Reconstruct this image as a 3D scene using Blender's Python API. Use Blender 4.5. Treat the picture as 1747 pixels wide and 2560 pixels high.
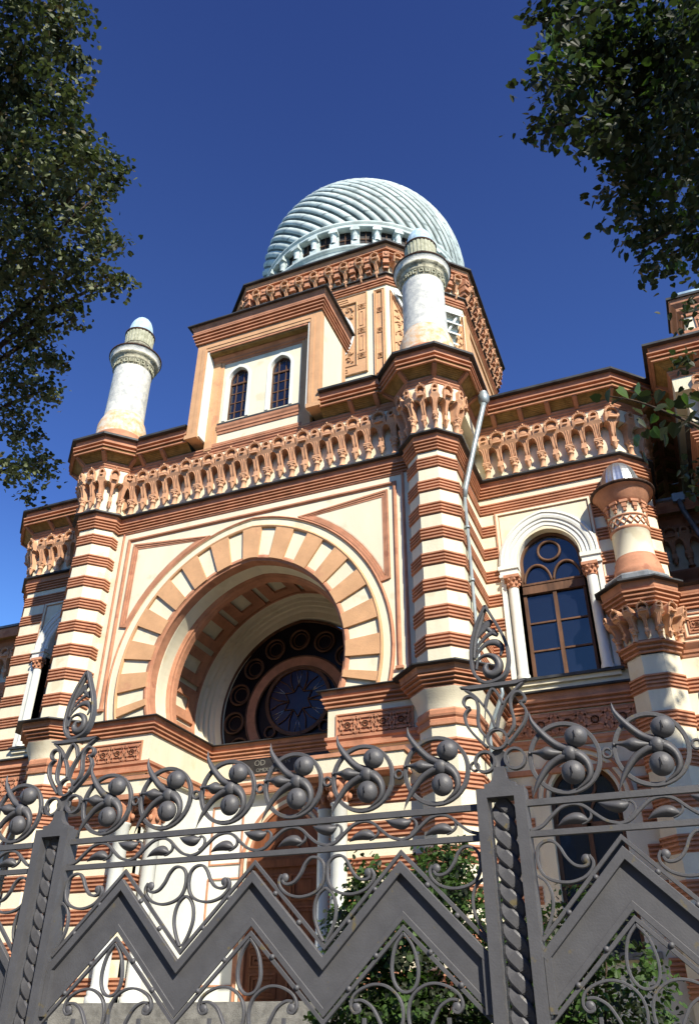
import bpy, bmesh, math, random
from mathutils import Vector, Matrix
from mathutils.geometry import tessellate_polygon
R=math.radians; PI=math.pi
for o in list(bpy.data.objects): bpy.data.objects.remove(o)
S=bpy.context.scene; COL=S.collection
# ---------------------------------------------------------------- camera, sky, sun, exposure
cd=bpy.data.cameras.new('camera'); cam=bpy.data.objects.new('camera',cd); COL.objects.link(cam); S.camera=cam
cam.location=(9.1776,-16.0776,1.598); cam.rotation_euler=(2.1413,-.0032,.3797)
cd.sensor_fit='HORIZONTAL'; cd.sensor_width=36; cd.lens=2036.23/1747*36; cd.clip_end=3000; cd.clip_start=.05
SUN_AZ=46.0; SUN_EL=36.9            # azimuth from -y towards +x
W=bpy.data.worlds.new('World'); S.world=W; W.use_nodes=True
wn=W.node_tree; bg=wn.nodes['Background']; sky=wn.nodes.new('ShaderNodeTexSky'); sky.sky_type='NISHITA'
sky.sun_disc=False; sky.sun_elevation=R(SUN_EL); sky.sun_rotation=R(180-SUN_AZ)
sky.air_density=1.0; sky.dust_density=.05; sky.ozone_density=4.5; sky.altitude=800
hs=wn.nodes.new('ShaderNodeHueSaturation'); hs.inputs['Saturation'].default_value=1.13; hs.inputs['Hue'].default_value=.512; hs.inputs['Value'].default_value=1.75; wn.links.new(sky.outputs[0],hs.inputs['Color']); 
tcw=wn.nodes.new('ShaderNodeTexCoord'); sx=wn.nodes.new('ShaderNodeSeparateXYZ'); rw_=wn.nodes.new('ShaderNodeValToRGB'); mw_=wn.nodes.new('ShaderNodeMixRGB'); mw_.blend_type='MULTIPLY'; mw_.inputs[0].default_value=1
wn.links.new(tcw.outputs['Generated'],sx.inputs[0]); wn.links.new(sx.outputs['Z'],rw_.inputs[0])
e=rw_.color_ramp.elements; e[0].position=.38; e[0].color=(.84,1,1,1); e[1].position=.92; e[1].color=(.45,.43,.56,1); m1=e.new(.52); m1.color=(.64,.70,.82,1); m2=e.new(.74); m2.color=(.58,.58,.68,1)
wn.links.new(hs.outputs[0],mw_.inputs[1]); wn.links.new(rw_.outputs[0],mw_.inputs[2]); wn.links.new(mw_.outputs[0],bg.inputs[0])
bg.inputs[1].default_value=.089
sl=bpy.data.lights.new('sun','SUN'); sl.energy=4.9; sl.angle=R(.5); sl.color=(1,.93,.8)
so=bpy.data.objects.new('sun',sl); COL.objects.link(so)
sd=Vector((math.sin(R(SUN_AZ))*math.cos(R(SUN_EL)),-math.cos(R(SUN_AZ))*math.cos(R(SUN_EL)),math.sin(R(SUN_EL))))
so.rotation_euler=sd.to_track_quat('Z','Y').to_euler()
S.view_settings.view_transform='Standard'; S.view_settings.look='None'; S.view_settings.exposure=0.6; S.view_settings.gamma=1
try: S.view_settings.use_curve_mapping=False
except: pass
# ---------------------------------------------------------------- materials
MATS={}
def mat(name,col,rough=.8,metal=0,var=.12,scale=3.,bump=.0,bscale=60.,col2=None,spec=.3,streak=False,trans=0):
    m=bpy.data.materials.new(name); m.use_nodes=True; nt=m.node_tree; b=nt.nodes['Principled BSDF']
    b.inputs['Roughness'].default_value=rough; b.inputs['Metallic'].default_value=metal
    b.inputs['Specular IOR Level'].default_value=spec
    tc=nt.nodes.new('ShaderNodeTexCoord'); gz=nt.nodes.new('ShaderNodeNewGeometry')
    n=nt.nodes.new('ShaderNodeTexNoise'); n.inputs['Scale'].default_value=scale; n.inputs['Detail'].default_value=8; n.inputs['Roughness'].default_value=.65
    if streak:
        mp=nt.nodes.new('ShaderNodeMapping'); mp.inputs['Scale'].default_value=(1,1,.18)
        nt.links.new(gz.outputs['Position'],mp.inputs[0]); nt.links.new(mp.outputs[0],n.inputs['Vector'])
    else: nt.links.new(gz.outputs['Position'],n.inputs['Vector'])
    r=nt.nodes.new('ShaderNodeValToRGB'); c2=col2 or tuple(c*(1-var*2.2) for c in col)
    r.color_ramp.elements[0].position=.36; r.color_ramp.elements[1].position=.62
    r.color_ramp.elements[0].color=(*c2,1); r.color_ramp.elements[1].color=(*col,1)
    nt.links.new(n.outputs['Fac'],r.inputs[0]); nt.links.new(r.outputs[0],b.inputs['Base Color'])
    if bump:
        n2=nt.nodes.new('ShaderNodeTexNoise'); n2.inputs['Scale'].default_value=bscale; n2.inputs['Detail'].default_value=4
        nt.links.new(gz.outputs['Position'],n2.inputs['Vector'])
        bp=nt.nodes.new('ShaderNodeBump'); bp.inputs['Strength'].default_value=bump; bp.inputs['Distance'].default_value=.02
        nt.links.new(n2.outputs['Fac'],bp.inputs['Height']); nt.links.new(bp.outputs[0],b.inputs['Normal'])
    MATS[name]=m; return m
S.render.engine='CYCLES'; S.cycles.diffuse_bounces=2
mat('cream',(.83,.76,.56),.9,var=.07,scale=1.1,bump=.35,bscale=45,streak=True)
mat('carved',(.70,.39,.225),.85,var=.10,scale=2.2,bump=.3,bscale=50)
mat('terra',(.57,.27,.155),.85,var=.14,scale=2.2,bump=.3,bscale=50)
mat('peach',(.67,.385,.20),.9,var=.09,scale=1.5,bump=.4,bscale=45)
mat('ochre_dark',(.30,.16,.05),.85,var=.2,scale=2)
mat('white',(.76,.77,.70),.75,var=.05,scale=1.5,bump=.15)
mat('zinc',(.36,.42,.43),.45,.4,var=.12,scale=2.5,spec=.5)
mat('dome_white',(.57,.65,.63),.7,0,var=.16,scale=2.0,streak=True,bump=.2,bscale=12,spec=.3)
mat('dome_blue',(.50,.68,.78),.65,0,var=.15,scale=4,bump=.2)
mat('lime_shaft',(.74,.73,.64),.9,scale=4.5,col2=(.43,.44,.42),bump=.5,bscale=30)
mat('peeling',(.66,.38,.18),.9,scale=5.5,col2=(.68,.65,.55),bump=.5,bscale=30)
mat('grimy',(.52,.49,.36),.9,scale=6,col2=(.17,.16,.11),bump=.6,bscale=30)
mat('olive',(.50,.49,.36),.85,scale=7,col2=(.30,.30,.20),bump=.4)
mat('rust',(.09,.05,.035),.9,scale=8,var=.3,bump=.4)
mat('roof',(.065,.068,.07),.6,.2,var=.3,scale=1.5)
mat('lead',(.30,.32,.33),.55,.3,var=.25,scale=4)
mat('silver',(.62,.65,.66),.3,.85,var=.1,scale=5)
mat('iron',(.096,.096,.103),.50,.0,var=.2,scale=9,col2=(.078,.078,.084),bump=.09,bscale=110,spec=.5)
def rust_on(name,sc,th,col):
    m=MATS[name]; nt=m.node_tree; b=nt.nodes['Principled BSDF']; src=b.inputs['Base Color'].links[0].from_socket
    gz=nt.nodes.new('ShaderNodeNewGeometry'); n=nt.nodes.new('ShaderNodeTexNoise'); n.inputs['Scale'].default_value=sc; n.inputs['Detail'].default_value=6
    r=nt.nodes.new('ShaderNodeValToRGB'); r.color_ramp.elements[0].position=th; r.color_ramp.elements[1].position=th+.07
    mx=nt.nodes.new('ShaderNodeMixRGB'); mx.inputs[2].default_value=(*col,1)
    nt.links.new(gz.outputs['Position'],n.inputs['Vector']); nt.links.new(n.outputs['Fac'],r.inputs[0]); nt.links.new(r.outputs[0],mx.inputs[0]); nt.links.new(src,mx.inputs[1]); nt.links.new(mx.outputs[0],b.inputs['Base Color'])
rust_on('iron',15.,.66,(.14,.115,.06))
rust_on('cream',1.7,.60,(.70,.62,.43)); rust_on('peach',2.3,.62,(.55,.29,.16)); rust_on('terra',2.8,.62,(.40,.17,.10))
mat('iron_rust',(.13,.105,.06),.8,0,var=.3,scale=20)
mat('wood_brown',(.17,.085,.045),.6,var=.25,scale=6,streak=True)
mat('door_brown',(.22,.075,.03),.6,var=.2,scale=6,streak=True)
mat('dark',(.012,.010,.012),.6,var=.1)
mat('plaque',(.045,.04,.035),.4,var=.2)
mat('letter',(.22,.21,.18),.5)
mat('stone_grey',(.26,.25,.22),.9,var=.2,scale=5,bump=.5)
mat('stone_ochre',(.33,.27,.17),.9,var=.1,scale=1)
mat('dome_seam',(.15,.18,.17),.8,var=.2,scale=5)
mat('dome_joint',(.36,.42,.41),.75,var=.2,scale=5)
mat('curtain',(.45,.47,.42),.9,var=.2,scale=3)
mat('bark',(.10,.07,.05),.95,var=.4,scale=9,bump=.8,bscale=30)
mat('grass',(.05,.075,.02),.95,var=.4,scale=5,bump=.8,bscale=60)
mat('asphalt',(.05,.05,.052),.95,var=.2,scale=6,bump=.4,bscale=120)
mat('court',(.12,.10,.07),.9,var=.1,scale=2,bump=.3)
mat('paving',(.16,.15,.13),.9,var=.2,scale=3,bump=.4)
def glassm(name,col,rough=.05):
    m=bpy.data.materials.new(name); m.use_nodes=True; nt=m.node_tree; b=nt.nodes['Principled BSDF']
    b.inputs['Base Color'].default_value=(*col,1); b.inputs['Roughness'].default_value=rough; b.inputs['IOR'].default_value=1.5
    b.inputs['Specular IOR Level'].default_value=1.0
    gz=nt.nodes.new('ShaderNodeNewGeometry'); n=nt.nodes.new('ShaderNodeTexNoise'); n.inputs['Scale'].default_value=1.3
    nt.links.new(gz.outputs['Position'],n.inputs['Vector']); bp=nt.nodes.new('ShaderNodeBump'); bp.inputs['Strength'].default_value=.12; bp.inputs['Distance'].default_value=.05
    nt.links.new(n.outputs['Fac'],bp.inputs['Height']); nt.links.new(bp.outputs[0],b.inputs['Normal'])
    MATS[name]=m
glassm('glass',(.01,.014,.03))
def glassclear(name):
    glassm(name,(.01,.014,.03)); m=MATS[name]; nt=m.node_tree; b=nt.nodes['Principled BSDF']; out=nt.nodes['Material Output']
    t=nt.nodes.new('ShaderNodeBsdfTransparent'); mx=nt.nodes.new('ShaderNodeMixShader'); mx.inputs[0].default_value=.75
    nt.links.new(t.outputs[0],mx.inputs[1]); nt.links.new(b.outputs[0],mx.inputs[2]); nt.links.new(mx.outputs[0],out.inputs[0])
glassclear('glass_clear')
glassm('glass_violet',(.014,.010,.045),.3); MATS['glass_violet'].node_tree.nodes['Principled BSDF'].inputs['Specular IOR Level'].default_value=.45
glassm('glass_leaded',(.008,.007,.012),.35); MATS['glass_leaded'].node_tree.nodes['Principled BSDF'].inputs['Specular IOR Level'].default_value=.2
# timber soffit boards: grooves by wave on position
def boards():
    m=mat('boards',(.40,.25,.085),.7,var=.2,scale=5); nt=m.node_tree; b=nt.nodes['Principled BSDF']
    gz=nt.nodes.new('ShaderNodeNewGeometry')
    return m
boards()
def leafm(name,col,tr,var=.35):
    m=bpy.data.materials.new(name); m.use_nodes=True; nt=m.node_tree; b=nt.nodes['Principled BSDF']; out=nt.nodes['Material Output']
    gz=nt.nodes.new('ShaderNodeNewGeometry'); r=nt.nodes.new('ShaderNodeValToRGB')
    r.color_ramp.elements[0].color=(*[c*(1-var) for c in col],1); r.color_ramp.elements[1].color=(col[0]*1.25,col[1]*1.2,col[2]*1.2,1)
    nt.links.new(gz.outputs['Random Per Island'],r.inputs[0]); nt.links.new(r.outputs[0],b.inputs['Base Color'])
    b.inputs['Roughness'].default_value=.55; b.inputs['Specular IOR Level'].default_value=.28
    t=nt.nodes.new('ShaderNodeBsdfTranslucent'); t.inputs[0].default_value=(*tr,1)
    mx=nt.nodes.new('ShaderNodeMixShader'); mx.inputs[0].default_value=.20
    nt.links.new(b.outputs[0],mx.inputs[1]); nt.links.new(t.outputs[0],mx.inputs[2]); nt.links.new(mx.outputs[0],out.inputs[0]); MATS[name]=m
leafm('leaf_a',(.13,.155,.075),(.10,.14,.03),.25); leafm('leaf_b',(.034,.045,.022),(.06,.10,.02)); leafm('leaf_c',(.05,.10,.02),(.14,.28,.03)); leafm('leaf_autumn',(.15,.13,.06),(.2,.16,.04))
# ---------------------------------------------------------------- mesh helpers
class MB:
    def __init__(s): s.v=[]; s.f=[]; s.m=[]; s.mats=[]; s.sm=[]
    def mi(s,n):
        if n not in s.mats: s.mats.append(n)
        return s.mats.index(n)
    def add(s,vs,fs,m,smooth=False):
        k=len(s.v); s.v+= [tuple(v) for v in vs]; i=s.mi(m)
        for f in fs: s.f.append([a+k for a in f]); s.m.append(i); s.sm.append(smooth)
    def box(s,a,b,m,rot=None,org=None):
        x0,y0,z0=a;x1,y1,z1=b
        vs=[(x0,y0,z0),(x1,y0,z0),(x1,y1,z0),(x0,y1,z0),(x0,y0,z1),(x1,y0,z1),(x1,y1,z1),(x0,y1,z1)]
        s.add(vs,[(3,2,1,0),(4,5,6,7),(0,1,5,4),(1,2,6,5),(2,3,7,6),(3,0,4,7)],m)
    def hull8(s,bot,top,m):   # two quads of 4 points
        s.add(list(bot)+list(top),[(3,2,1,0),(4,5,6,7),(0,1,5,4),(1,2,6,5),(2,3,7,6),(3,0,4,7)],m)
    def revolve(s,prof,c,m,n=32,smooth=True,axis='z'):
        # prof: (r,z[,mat])
        for i in range(len(prof)-1):
            p,q=prof[i],prof[i+1]; mm=p[2] if len(p)>2 else m; vs=[]
            for r,z in (p[:2],q[:2]):
                for k in range(n):
                    a=2*PI*k/n
                    if axis=='z': vs.append((c[0]+r*math.sin(a),c[1]-r*math.cos(a),z if c[2] is None else c[2]+z))
                    else: vs.append((c[0]+r*math.sin(a),c[1]-z,c[2]+r*math.cos(a)))
            s.add(vs,[(k,(k+1)%n,n+(k+1)%n,n+k) for k in range(n)],mm,smooth)
    def sphere(s,c,r,m,nu=16,nv=10):
        if not hasattr(r,'__len__'): r=(r,r,r)
        vs=[];fs=[]
        for j in range(nv+1):
            t=PI*j/nv
            for i in range(nu):
                a=2*PI*i/nu; vs.append((c[0]+r[0]*math.sin(t)*math.cos(a),c[1]+r[1]*math.sin(t)*math.sin(a),c[2]+r[2]*math.cos(t)))
        for j in range(nv):
            for i in range(nu): fs.append((j*nu+i,(j+1)*nu+i,(j+1)*nu+(i+1)%nu,j*nu+(i+1)%nu))
        s.add(vs,fs,m,True)
    def tube(s,pts,r,m,n=8,closed=False,smooth=True):
        pts=[Vector(p) for p in pts]; N=len(pts); rr=r if hasattr(r,'__len__') else [r]*N; vs=[];fs=[]
        pu=None
        for i,p in enumerate(pts):
            if closed: d=pts[(i+1)%N]-pts[i-1]
            else: d=pts[min(i+1,N-1)]-pts[max(i-1,0)]
            d.normalize()
            if pu is None:
                pu=Vector((0,0,1)) if abs(d.z)<.9 else Vector((0,1,0))
            u=(pu-d*pu.dot(d)).normalized(); pu=u; w=d.cross(u)
            for k in range(n):
                a=2*PI*k/n; vs.append(p+(u*math.cos(a)+w*math.sin(a))*rr[i])
        for i in range(N if closed else N-1):
            j=(i+1)%N
            for k in range(n): fs.append((i*n+k,i*n+(k+1)%n,j*n+(k+1)%n,j*n+k))
        if not closed: fs.append(tuple(range(n))[::-1]); fs.append(tuple((N-1)*n+k for k in range(n)))
        s.add(vs,fs,m,smooth)
    def poly(s,loops,y0,y1,m,mp=None,back=True,side=None):
        # polygon (x,z) with holes, extruded from y0 (front) to y1
        mp=mp or (lambda x,z,y:(x,y,z))
        vl=[[Vector((x,z,0)) for x,z in l] for l in loops]
        tr=tessellate_polygon(vl); flat=[p for l in loops for p in l]; n=len(flat)
        area=0
        fs=[]
        for t in tr:
            a,b,c=[flat[i] for i in t]
            cr=(b[0]-a[0])*(c[1]-a[1])-(b[1]-a[1])*(c[0]-a[0])
            if abs(cr)<1e-12: continue
            fs.append(tuple(t) if cr>0 else tuple(reversed(t)))
        vs=[mp(x,z,y0) for x,z in flat]+[mp(x,z,y1) for x,z in flat]
        ff=list(fs)
        if back: ff+=[tuple(n+i for i in reversed(f)) for f in fs]
        s.add(vs,ff,m)
        k=0; sf=[]
        for li,l in enumerate(loops):
            L=len(l); ar=sum(l[i][0]*l[(i+1)%L][1]-l[(i+1)%L][0]*l[i][1] for i in range(L))
            for i in range(L):
                a,b=k+i,k+(i+1)%L
                q=(b,a,n+a,n+b)
                if (ar>0)==(li==0): q=q
                else: q=q[::-1]
                sf.append(q)
            k+=L
        s.add(vs,sf,side or m)
    def sweep(s,path,prof,m,mp=None,closed=False,cprof=False,smooth=False,caps=False):
        # path 2D; prof: (offset,h[,mat]) ; offset towards right-hand side of travel
        mp=mp or (lambda a,b,h:(a,b,h))
        N=len(path); offs=[]
        for i in range(N):
            p=path[i]
            if closed: a=path[i-1]; b=path[(i+1)%N]
            else: a=path[max(i-1,0)]; b=path[min(i+1,N-1)]
            def nrm(u,v):
                dx,dy=v[0]-u[0],v[1]-u[1]; L=math.hypot(dx,dy)
                return None if L<1e-9 else (dy/L,-dx/L)
            n1=nrm(a,p); n2=nrm(p,b); n1=n1 or n2; n2=n2 or n1
            k=1+n1[0]*n2[0]+n1[1]*n2[1]; k=max(k,.25)
            offs.append(((n1[0]+n2[0])/k,(n1[1]+n2[1])/k))
        P=len(prof); rows=[]
        for (o,h,*_) in prof: rows.append([mp(path[i][0]+offs[i][0]*o,path[i][1]+offs[i][1]*o,h) for i in range(N)])
        for j in range(P if cprof else P-1):
            k=(j+1)%P; mm=prof[j][2] if len(prof[j])>2 else m
            vs=rows[j]+rows[k]; fs=[]
            for i in range(N if closed else N-1):
                i2=(i+1)%N; fs.append((i,i2,N+i2,N+i))
            s.add(vs,fs,mm,smooth)
        if caps and not closed:
            for i in (0,N-1): s.add([rows[j][i] for j in range(P)],[tuple(range(P))],m)
    def build(s,name,parent=None,smooth=False,loc=None,recalc=True):
        me=bpy.data.meshes.new(name); me.from_pydata(s.v,[],s.f)
        for n in s.mats: me.materials.append(MATS[n])
        me.polygons.foreach_set('material_index',s.m); me.polygons.foreach_set('use_smooth',[bool(a) or smooth for a in s.sm])
        me.update()
        if recalc:
            bm=bmesh.new(); bm.from_mesh(me); bmesh.ops.remove_doubles(bm,verts=bm.verts,dist=.0004)
            bmesh.ops.recalc_face_normals(bm,faces=bm.faces); bm.to_mesh(me); bm.free()
        o=bpy.data.objects.new(name,me); COL.objects.link(o)
        if parent is not None: o.parent=parent
        if loc is not None: o.location=loc
        return o
def empty(name,loc,label,cat,group=None):
    o=bpy.data.objects.new(name,None); COL.objects.link(o); o.location=loc; o.empty_display_size=.3
    o['label']=label; o['category']=cat
    if group: o['group']=group
    return o
def keep(o,parent):          # parent while keeping world coordinates of mesh data
    o.parent=parent; o.matrix_parent_inverse=Matrix.Translation(-Vector(parent.location)) if parent.parent is None else Matrix.Identity(4)
    return o
XZ=lambda x,z,y:(x,y,z)
def spline(pts,n=6,closed=False):
    out=[];N=len(pts)
    for i in range(N if closed else N-1):
        g=(lambda k: pts[k%N]) if closed else (lambda k: pts[min(max(k,0),N-1)])
        p0,p1,p2,p3=g(i-1),g(i),g(i+1),g(i+2)
        for k in range(n):
            t=k/n; out.append(tuple(.5*((2*b)+(-a+c)*t+(2*a-5*b+4*c-d)*t*t+(-a+3*b-3*c+d)*t**3) for a,b,c,d in zip(p0,p1,p2,p3)))
    if not closed: out.append(tuple(pts[-1]))
    return out
def arch(a,h,zc,zb,n=28,x0=0.):
    r=(a+h*h/a)/2; e=(h*h/a-a)/2; t0=math.asin(max(-1,(zb-zc)/r)); t1=math.acos(e/r)
    rt=[(x0-e+r*math.cos(t0+(t1-t0)*i/n),zc+r*math.sin(t0+(t1-t0)*i/n)) for i in range(n+1)]
    return rt+[(2*x0-x,z) for x,z in rt[-2::-1]]
def arch_at(a,h,zc,ang):      # point on pointed arch at polar angle from (0,zc)
    r=(a+h*h/a)/2; e=(h*h/a-a)/2; c=abs(math.cos(ang)); s_=math.sin(ang)
    # |(-e+rcos, rsin)| -> solve distance d along (c,s): (d c+e)^2+(d s)^2=r^2
    d=-e*c+math.sqrt(e*e*c*c-(e*e-r*r)); x=d*c; 
    return (x if math.cos(ang)>=0 else -x, zc+d*s_)
T22=math.tan(R(22.5))
def octa(cx,cy,A): 
    t=A*T22
    return [(cx-A,cy+t),(cx-A,cy-t),(cx-t,cy-A),(cx+t,cy-A),(cx+A,cy-t),(cx+A,cy+t),(cx+t,cy+A),(cx-t,cy+A)]
# ================================================================= SYNAGOGUE
SY=empty('synagogue',(0,0,0),'cream and terracotta striped domed synagogue with a great horseshoe arch portal','building')
def fillet_band(zt,n=4,d=.042,st=.084):
    p=[(0,zt-n*st,'terra')]
    for k in range(n-1,-1,-1):
        z=zt-k*st; p+=[(.002,z-st+.002,'terra'),(.002,z-.044,'terra'),(d,z-.042,'terra'),(d,z-.006,'terra'),(.002,z,'terra')]
    p+=[(0,zt+.003,'cream')]
    return p
STR=[13.388-.6607*k for k in range(8)]
# vertical skin of a pier: cream with stripes, from z0 to z1
def striped_prof(z0,z1,stripes,n=4,st=.084,d=.042):
    p=[(0,z0,'cream')]
    for zt in sorted(stripes):
        if zt-n*st>z0 and zt<z1: p+=fillet_band(zt,n,d,st)
    p+=[(0,z1,'cream')]
    return p
def fins(z0,z1,n,b0,b1,d=.06,lip=.4,m='terra'):
    out=[];p=(z1-z0)/n
    for k in range(n):
        b=b0+(b1-b0)*k/max(1,n-1); za=z0+p*k
        out+=[(b,za,m),(b+d,za+.002,m),(b+d,za+p*lip,m),(b,za+p*lip+.004,m)]
    return out
LEDGE=[(0,13.56)]+fins(13.58,13.90,4,.0,.075)+[(.09,13.905),(.10,13.96),(.12,14.01,'roof'),(.225,14.018,'roof'),(.225,14.062,'roof'),(0,14.10,'roof')]
BED=[(.0,15.07,'cream'),(.235,15.075,'cream'),(.235,15.49),(.262,15.50),(.262,15.53),(.245,15.535),(.285,15.58),(.285,15.61),(.27,15.615),(.31,15.66),(.31,15.695),(.24,15.70)]
SLOPE=lambda k:15.705+(k-.27)*.66
FASC=[(.58,15.93),(.58,15.868),(.63,15.87),(.63,15.905),(.555,15.91),(.555,15.975),(.665,15.98),(.665,16.015),(.58,16.02),(.58,16.095),(.685,16.10),(.685,16.135),(.60,16.14),(.61,16.25),(.63,16.335,'roof'),(.755,16.34,'roof'),(.755,16.405,'roof'),(.30,16.47,'roof'),(-.4,16.50,'roof')]
IMP=[(0,7.50)]+fins(7.52,7.80,4,.08,.26,.08)+[(.34,7.80),(.35,7.87),(.37,7.925,'roof'),(.50,7.932,'roof'),(.50,7.962,'roof'),(0,8.02,'roof')]
def addt(prof): return [(p[0],p[1],p[2] if len(p)>2 else 'terra') for p in prof]
# plan outlines
PL=octa(-5,0,.605); PR=octa(5,0,.605)
def pier_path(c):    # visible part: from wing wall round to portal wall (left to right)
    s=1
    return [(c-.605,2.0),(c-.605,-.25),(c-.25,-.605),(c+.25,-.605),(c+.605,-.25),(c+.605,2.0)]
WING=9.28; WC=.60
main=[(-WING-WC,9.),(-WING-WC,2+WC),(-WING,2.0),(-5.605,2.0),(-5.605,-.25),(-5.25,-.605),(-4.75,-.605),(-4.395,-.25),(-4.395,0),
      (4.395,0),(4.395,-.25),(4.75,-.605),(5.25,-.605),(5.605,-.25),(5.605,2.0),(WING,2.0),(WING+WC,2+WC),(WING+WC,9.)]
def swept(name,prof,path=main,parent=SY,m='terra'):
    b=MB(); b.sweep(path,addt(prof),m); return b.build(name,parent)
# --- cornice pieces broken by the dormer
DX=2.07
left=main[:9]+[(-DX,0)]; right=[(DX,0)]+main[9:]
swept('string_course',LEDGE)
swept('bed_moulding',BED)
b=MB()
for pth in (left,right):
    b.sweep(pth,addt(FASC),'terra')
cn=b.build('cornice',SY)
# boarded soffit: real tongue-and-groove profile running along the eaves
bs=MB(); pr=[]
k=.27
while k<.58:
    pr+=[(k,SLOPE(k),'boards'),(k+.034,SLOPE(k+.034),'boards'),(k+.037,SLOPE(k+.037)+.012,'boards'),(k+.041,SLOPE(k+.041)+.012,'boards')]; k+=.044
for pth in (left,right): bs.sweep(pth,pr,'boards')
bs.build('soffit',SY)
# soffit beams
BEAM=MB(); BEAM.hull8([(-.05,-.60,SLOPE(.60)-.085),(.05,-.60,SLOPE(.60)-.085),(.05,-.25,SLOPE(.25)-.085),(-.05,-.25,SLOPE(.25)-.085)],[(-.05,-.60,SLOPE(.60)),(.05,-.60,SLOPE(.60)),(.05,-.25,SLOPE(.25)),(-.05,-.25,SLOPE(.25))],'terra'); BEAM.hull8([(-.07,-.60,SLOPE(.60)-.035),(.07,-.60,SLOPE(.60)-.035),(.07,-.25,SLOPE(.25)-.035),(-.07,-.25,SLOPE(.25)-.035)],[(-.07,-.60,SLOPE(.60)+.004),(.07,-.60,SLOPE(.60)+.004),(.07,-.25,SLOPE(.25)+.004),(-.07,-.25,SLOPE(.25)+.004)],'terra')
beam=BEAM.build('soffit_beam',SY)
def beams():
    spots=[]
    for i in range(len(main)-1):
        (x0,y0),(x1,y1)=main[i],main[i+1]; L=math.hypot(x1-x0,y1-y0); ux,uy=(x1-x0)/L,(y1-y0)/L; nx,ny=uy,-ux
        a=math.atan2(uy,ux)
        if L>1.5:
            if i in (0,16): L=min(L,6.)
            n=max(2,int(round(L/.73)));
            for j in range(1,n):
                t=L*j/n
                if i==16 or i!=0: px,py=x0+ux*t,y0+uy*t
                else: px,py=x1-ux*t,y1-uy*t
                if i==8 and abs(px)<DX+.15: continue
                spots.append((px,py,a))
    for (cx,s) in ((-5,1),(5,1)):
        for (vx,vy,a) in ((cx-.25,-.605,-22.5),(cx+.25,-.605,22.5),(cx+.605,-.25,67.5),(cx-.605,-.25,-67.5)): spots.append((vx,vy,R(a)))
    for sx in (-1,1): spots.append((sx*WING,2.0,R(22.5*sx))); spots.append((sx*(WING+WC),2+WC,R(67.5*sx)))
    return spots
first=True
for (x,y,a) in beams():
    o=beam if first else beam.copy()
    if not first: COL.objects.link(o); o.parent=SY
    first=False; o.location=(x,y,0); o.rotation_euler=(0,0,a)
# --- pier shafts (octagonal, striped)
LOW=[6.52-.6607*k for k in range(7)]
def pier(name,cx):
    b=MB(); path=pier_path(cx)
    pr=striped_prof(8.0,13.62,STR,4)
    b.sweep(path,pr,'cream')
    # capital-like impost, flared necking and lower shaft
    b.sweep(path,addt(IMP),'terra')
    b.sweep(path,[(.02,7.12,'cream'),(.035,7.2,'cream'),(.07,7.33,'cream'),(.13,7.45,'cream'),(.16,7.52,'cream')],'cream',smooth=True)
    b.sweep(path,addt([(0,6.78,'terra'),(.05,6.79),(.055,6.85),(.03,6.86),(.035,6.9),(.02,6.92),(.06,6.96),(.075,7.0),(.04,7.01),(.045,7.09),(.02,7.13)]),'terra')
    b.sweep(path,striped_prof(1.7,6.80,LOW,4),'cream')
    b.sweep(path,[(.12,0,'stone_grey'),(.12,1.6,'stone_grey'),(0,1.72,'stone_grey')],'stone_grey')
    return b.build(name,SY)
pier('pier',-5); pier('pier',5)
b=MB(); b.sweep(main,[(0,14.05,'cream'),(0,15.1,'cream')],'cream'); b.build('frieze_wall',SY)
# ================= bracket frieze units
def GZ(z):
    s=max(0,min(1,(z-14.45)/.72)); return .125+.215*s*s
def web(b,hw,z0,R1,zc,R0,ribs,th):
    op=.1828
    r=[(hw,z0),(hw-.006,14.62),(hw-.008,14.76),(hw-.004,14.88)]+[(hw+(op-hw)*(1-math.cos(t*PI/2)),14.88+.15*math.sin(t*PI/2)) for t in (.25,.5,.75,1)]+[(op,15.07),(R1,15.12),(R1,zc)]
    top=[(R1*math.cos(a),zc+R1*math.sin(a)) for a in [PI*i/14 for i in range(1,14)]]
    out=r+top+[(-x,z) for x,z in r[::-1]]
    hole=[(R0*math.cos(a),zc-.005+R0*math.sin(a)) for a in [-.55+(PI+1.1)*i/14 for i in range(15)]]
    b.poly([out,hole],1,0,'carved',lambda x,z,h:(x,-GZ(z) if h else -.0,z),back=False)
    b.poly([hole],-.215,-.1,'carved',back=False)
    b.tube([(R0*1.03*math.cos(a),-.343,zc+R0*1.03*math.sin(a)) for a in [PI*i/12 for i in range(13)]],.010,'carved',5)
    b.tube([((R1-.012)*math.cos(a),-.343,zc+(R1-.012)*math.sin(a)) for a in [PI*i/12 for i in range(13)]],.010,'carved',5)
    for s in (1,-1):
        e=[(s*(x-.014),-GZ(z)-.004,z) for x,z in r[1:8]]; b.tube(e,.012,'carved',5)
        b.tube([(s*.03,-GZ(z)-.002,z) for z in (14.62,14.75,14.9,15.03)],.009,'carved',5)
    for i in range(ribs):
        a=R(25+130*i/(ribs-1)); q=R0/.14
        b.tube([(0.03*math.cos(a),-.325,zc-.14*q+.02),(.09*q*math.cos(a),-.285,zc-.10*q+.10*q*math.sin(a)),(.135*q*math.cos(a),-.25,zc-.06*q+.16*q*math.sin(a))],[th,th,th*1.2],'carved',5)
    b.box((-R0*.75,-.365,zc-R0-.035),(R0*.75,-.31,zc-R0-.005),'carved')
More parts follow.
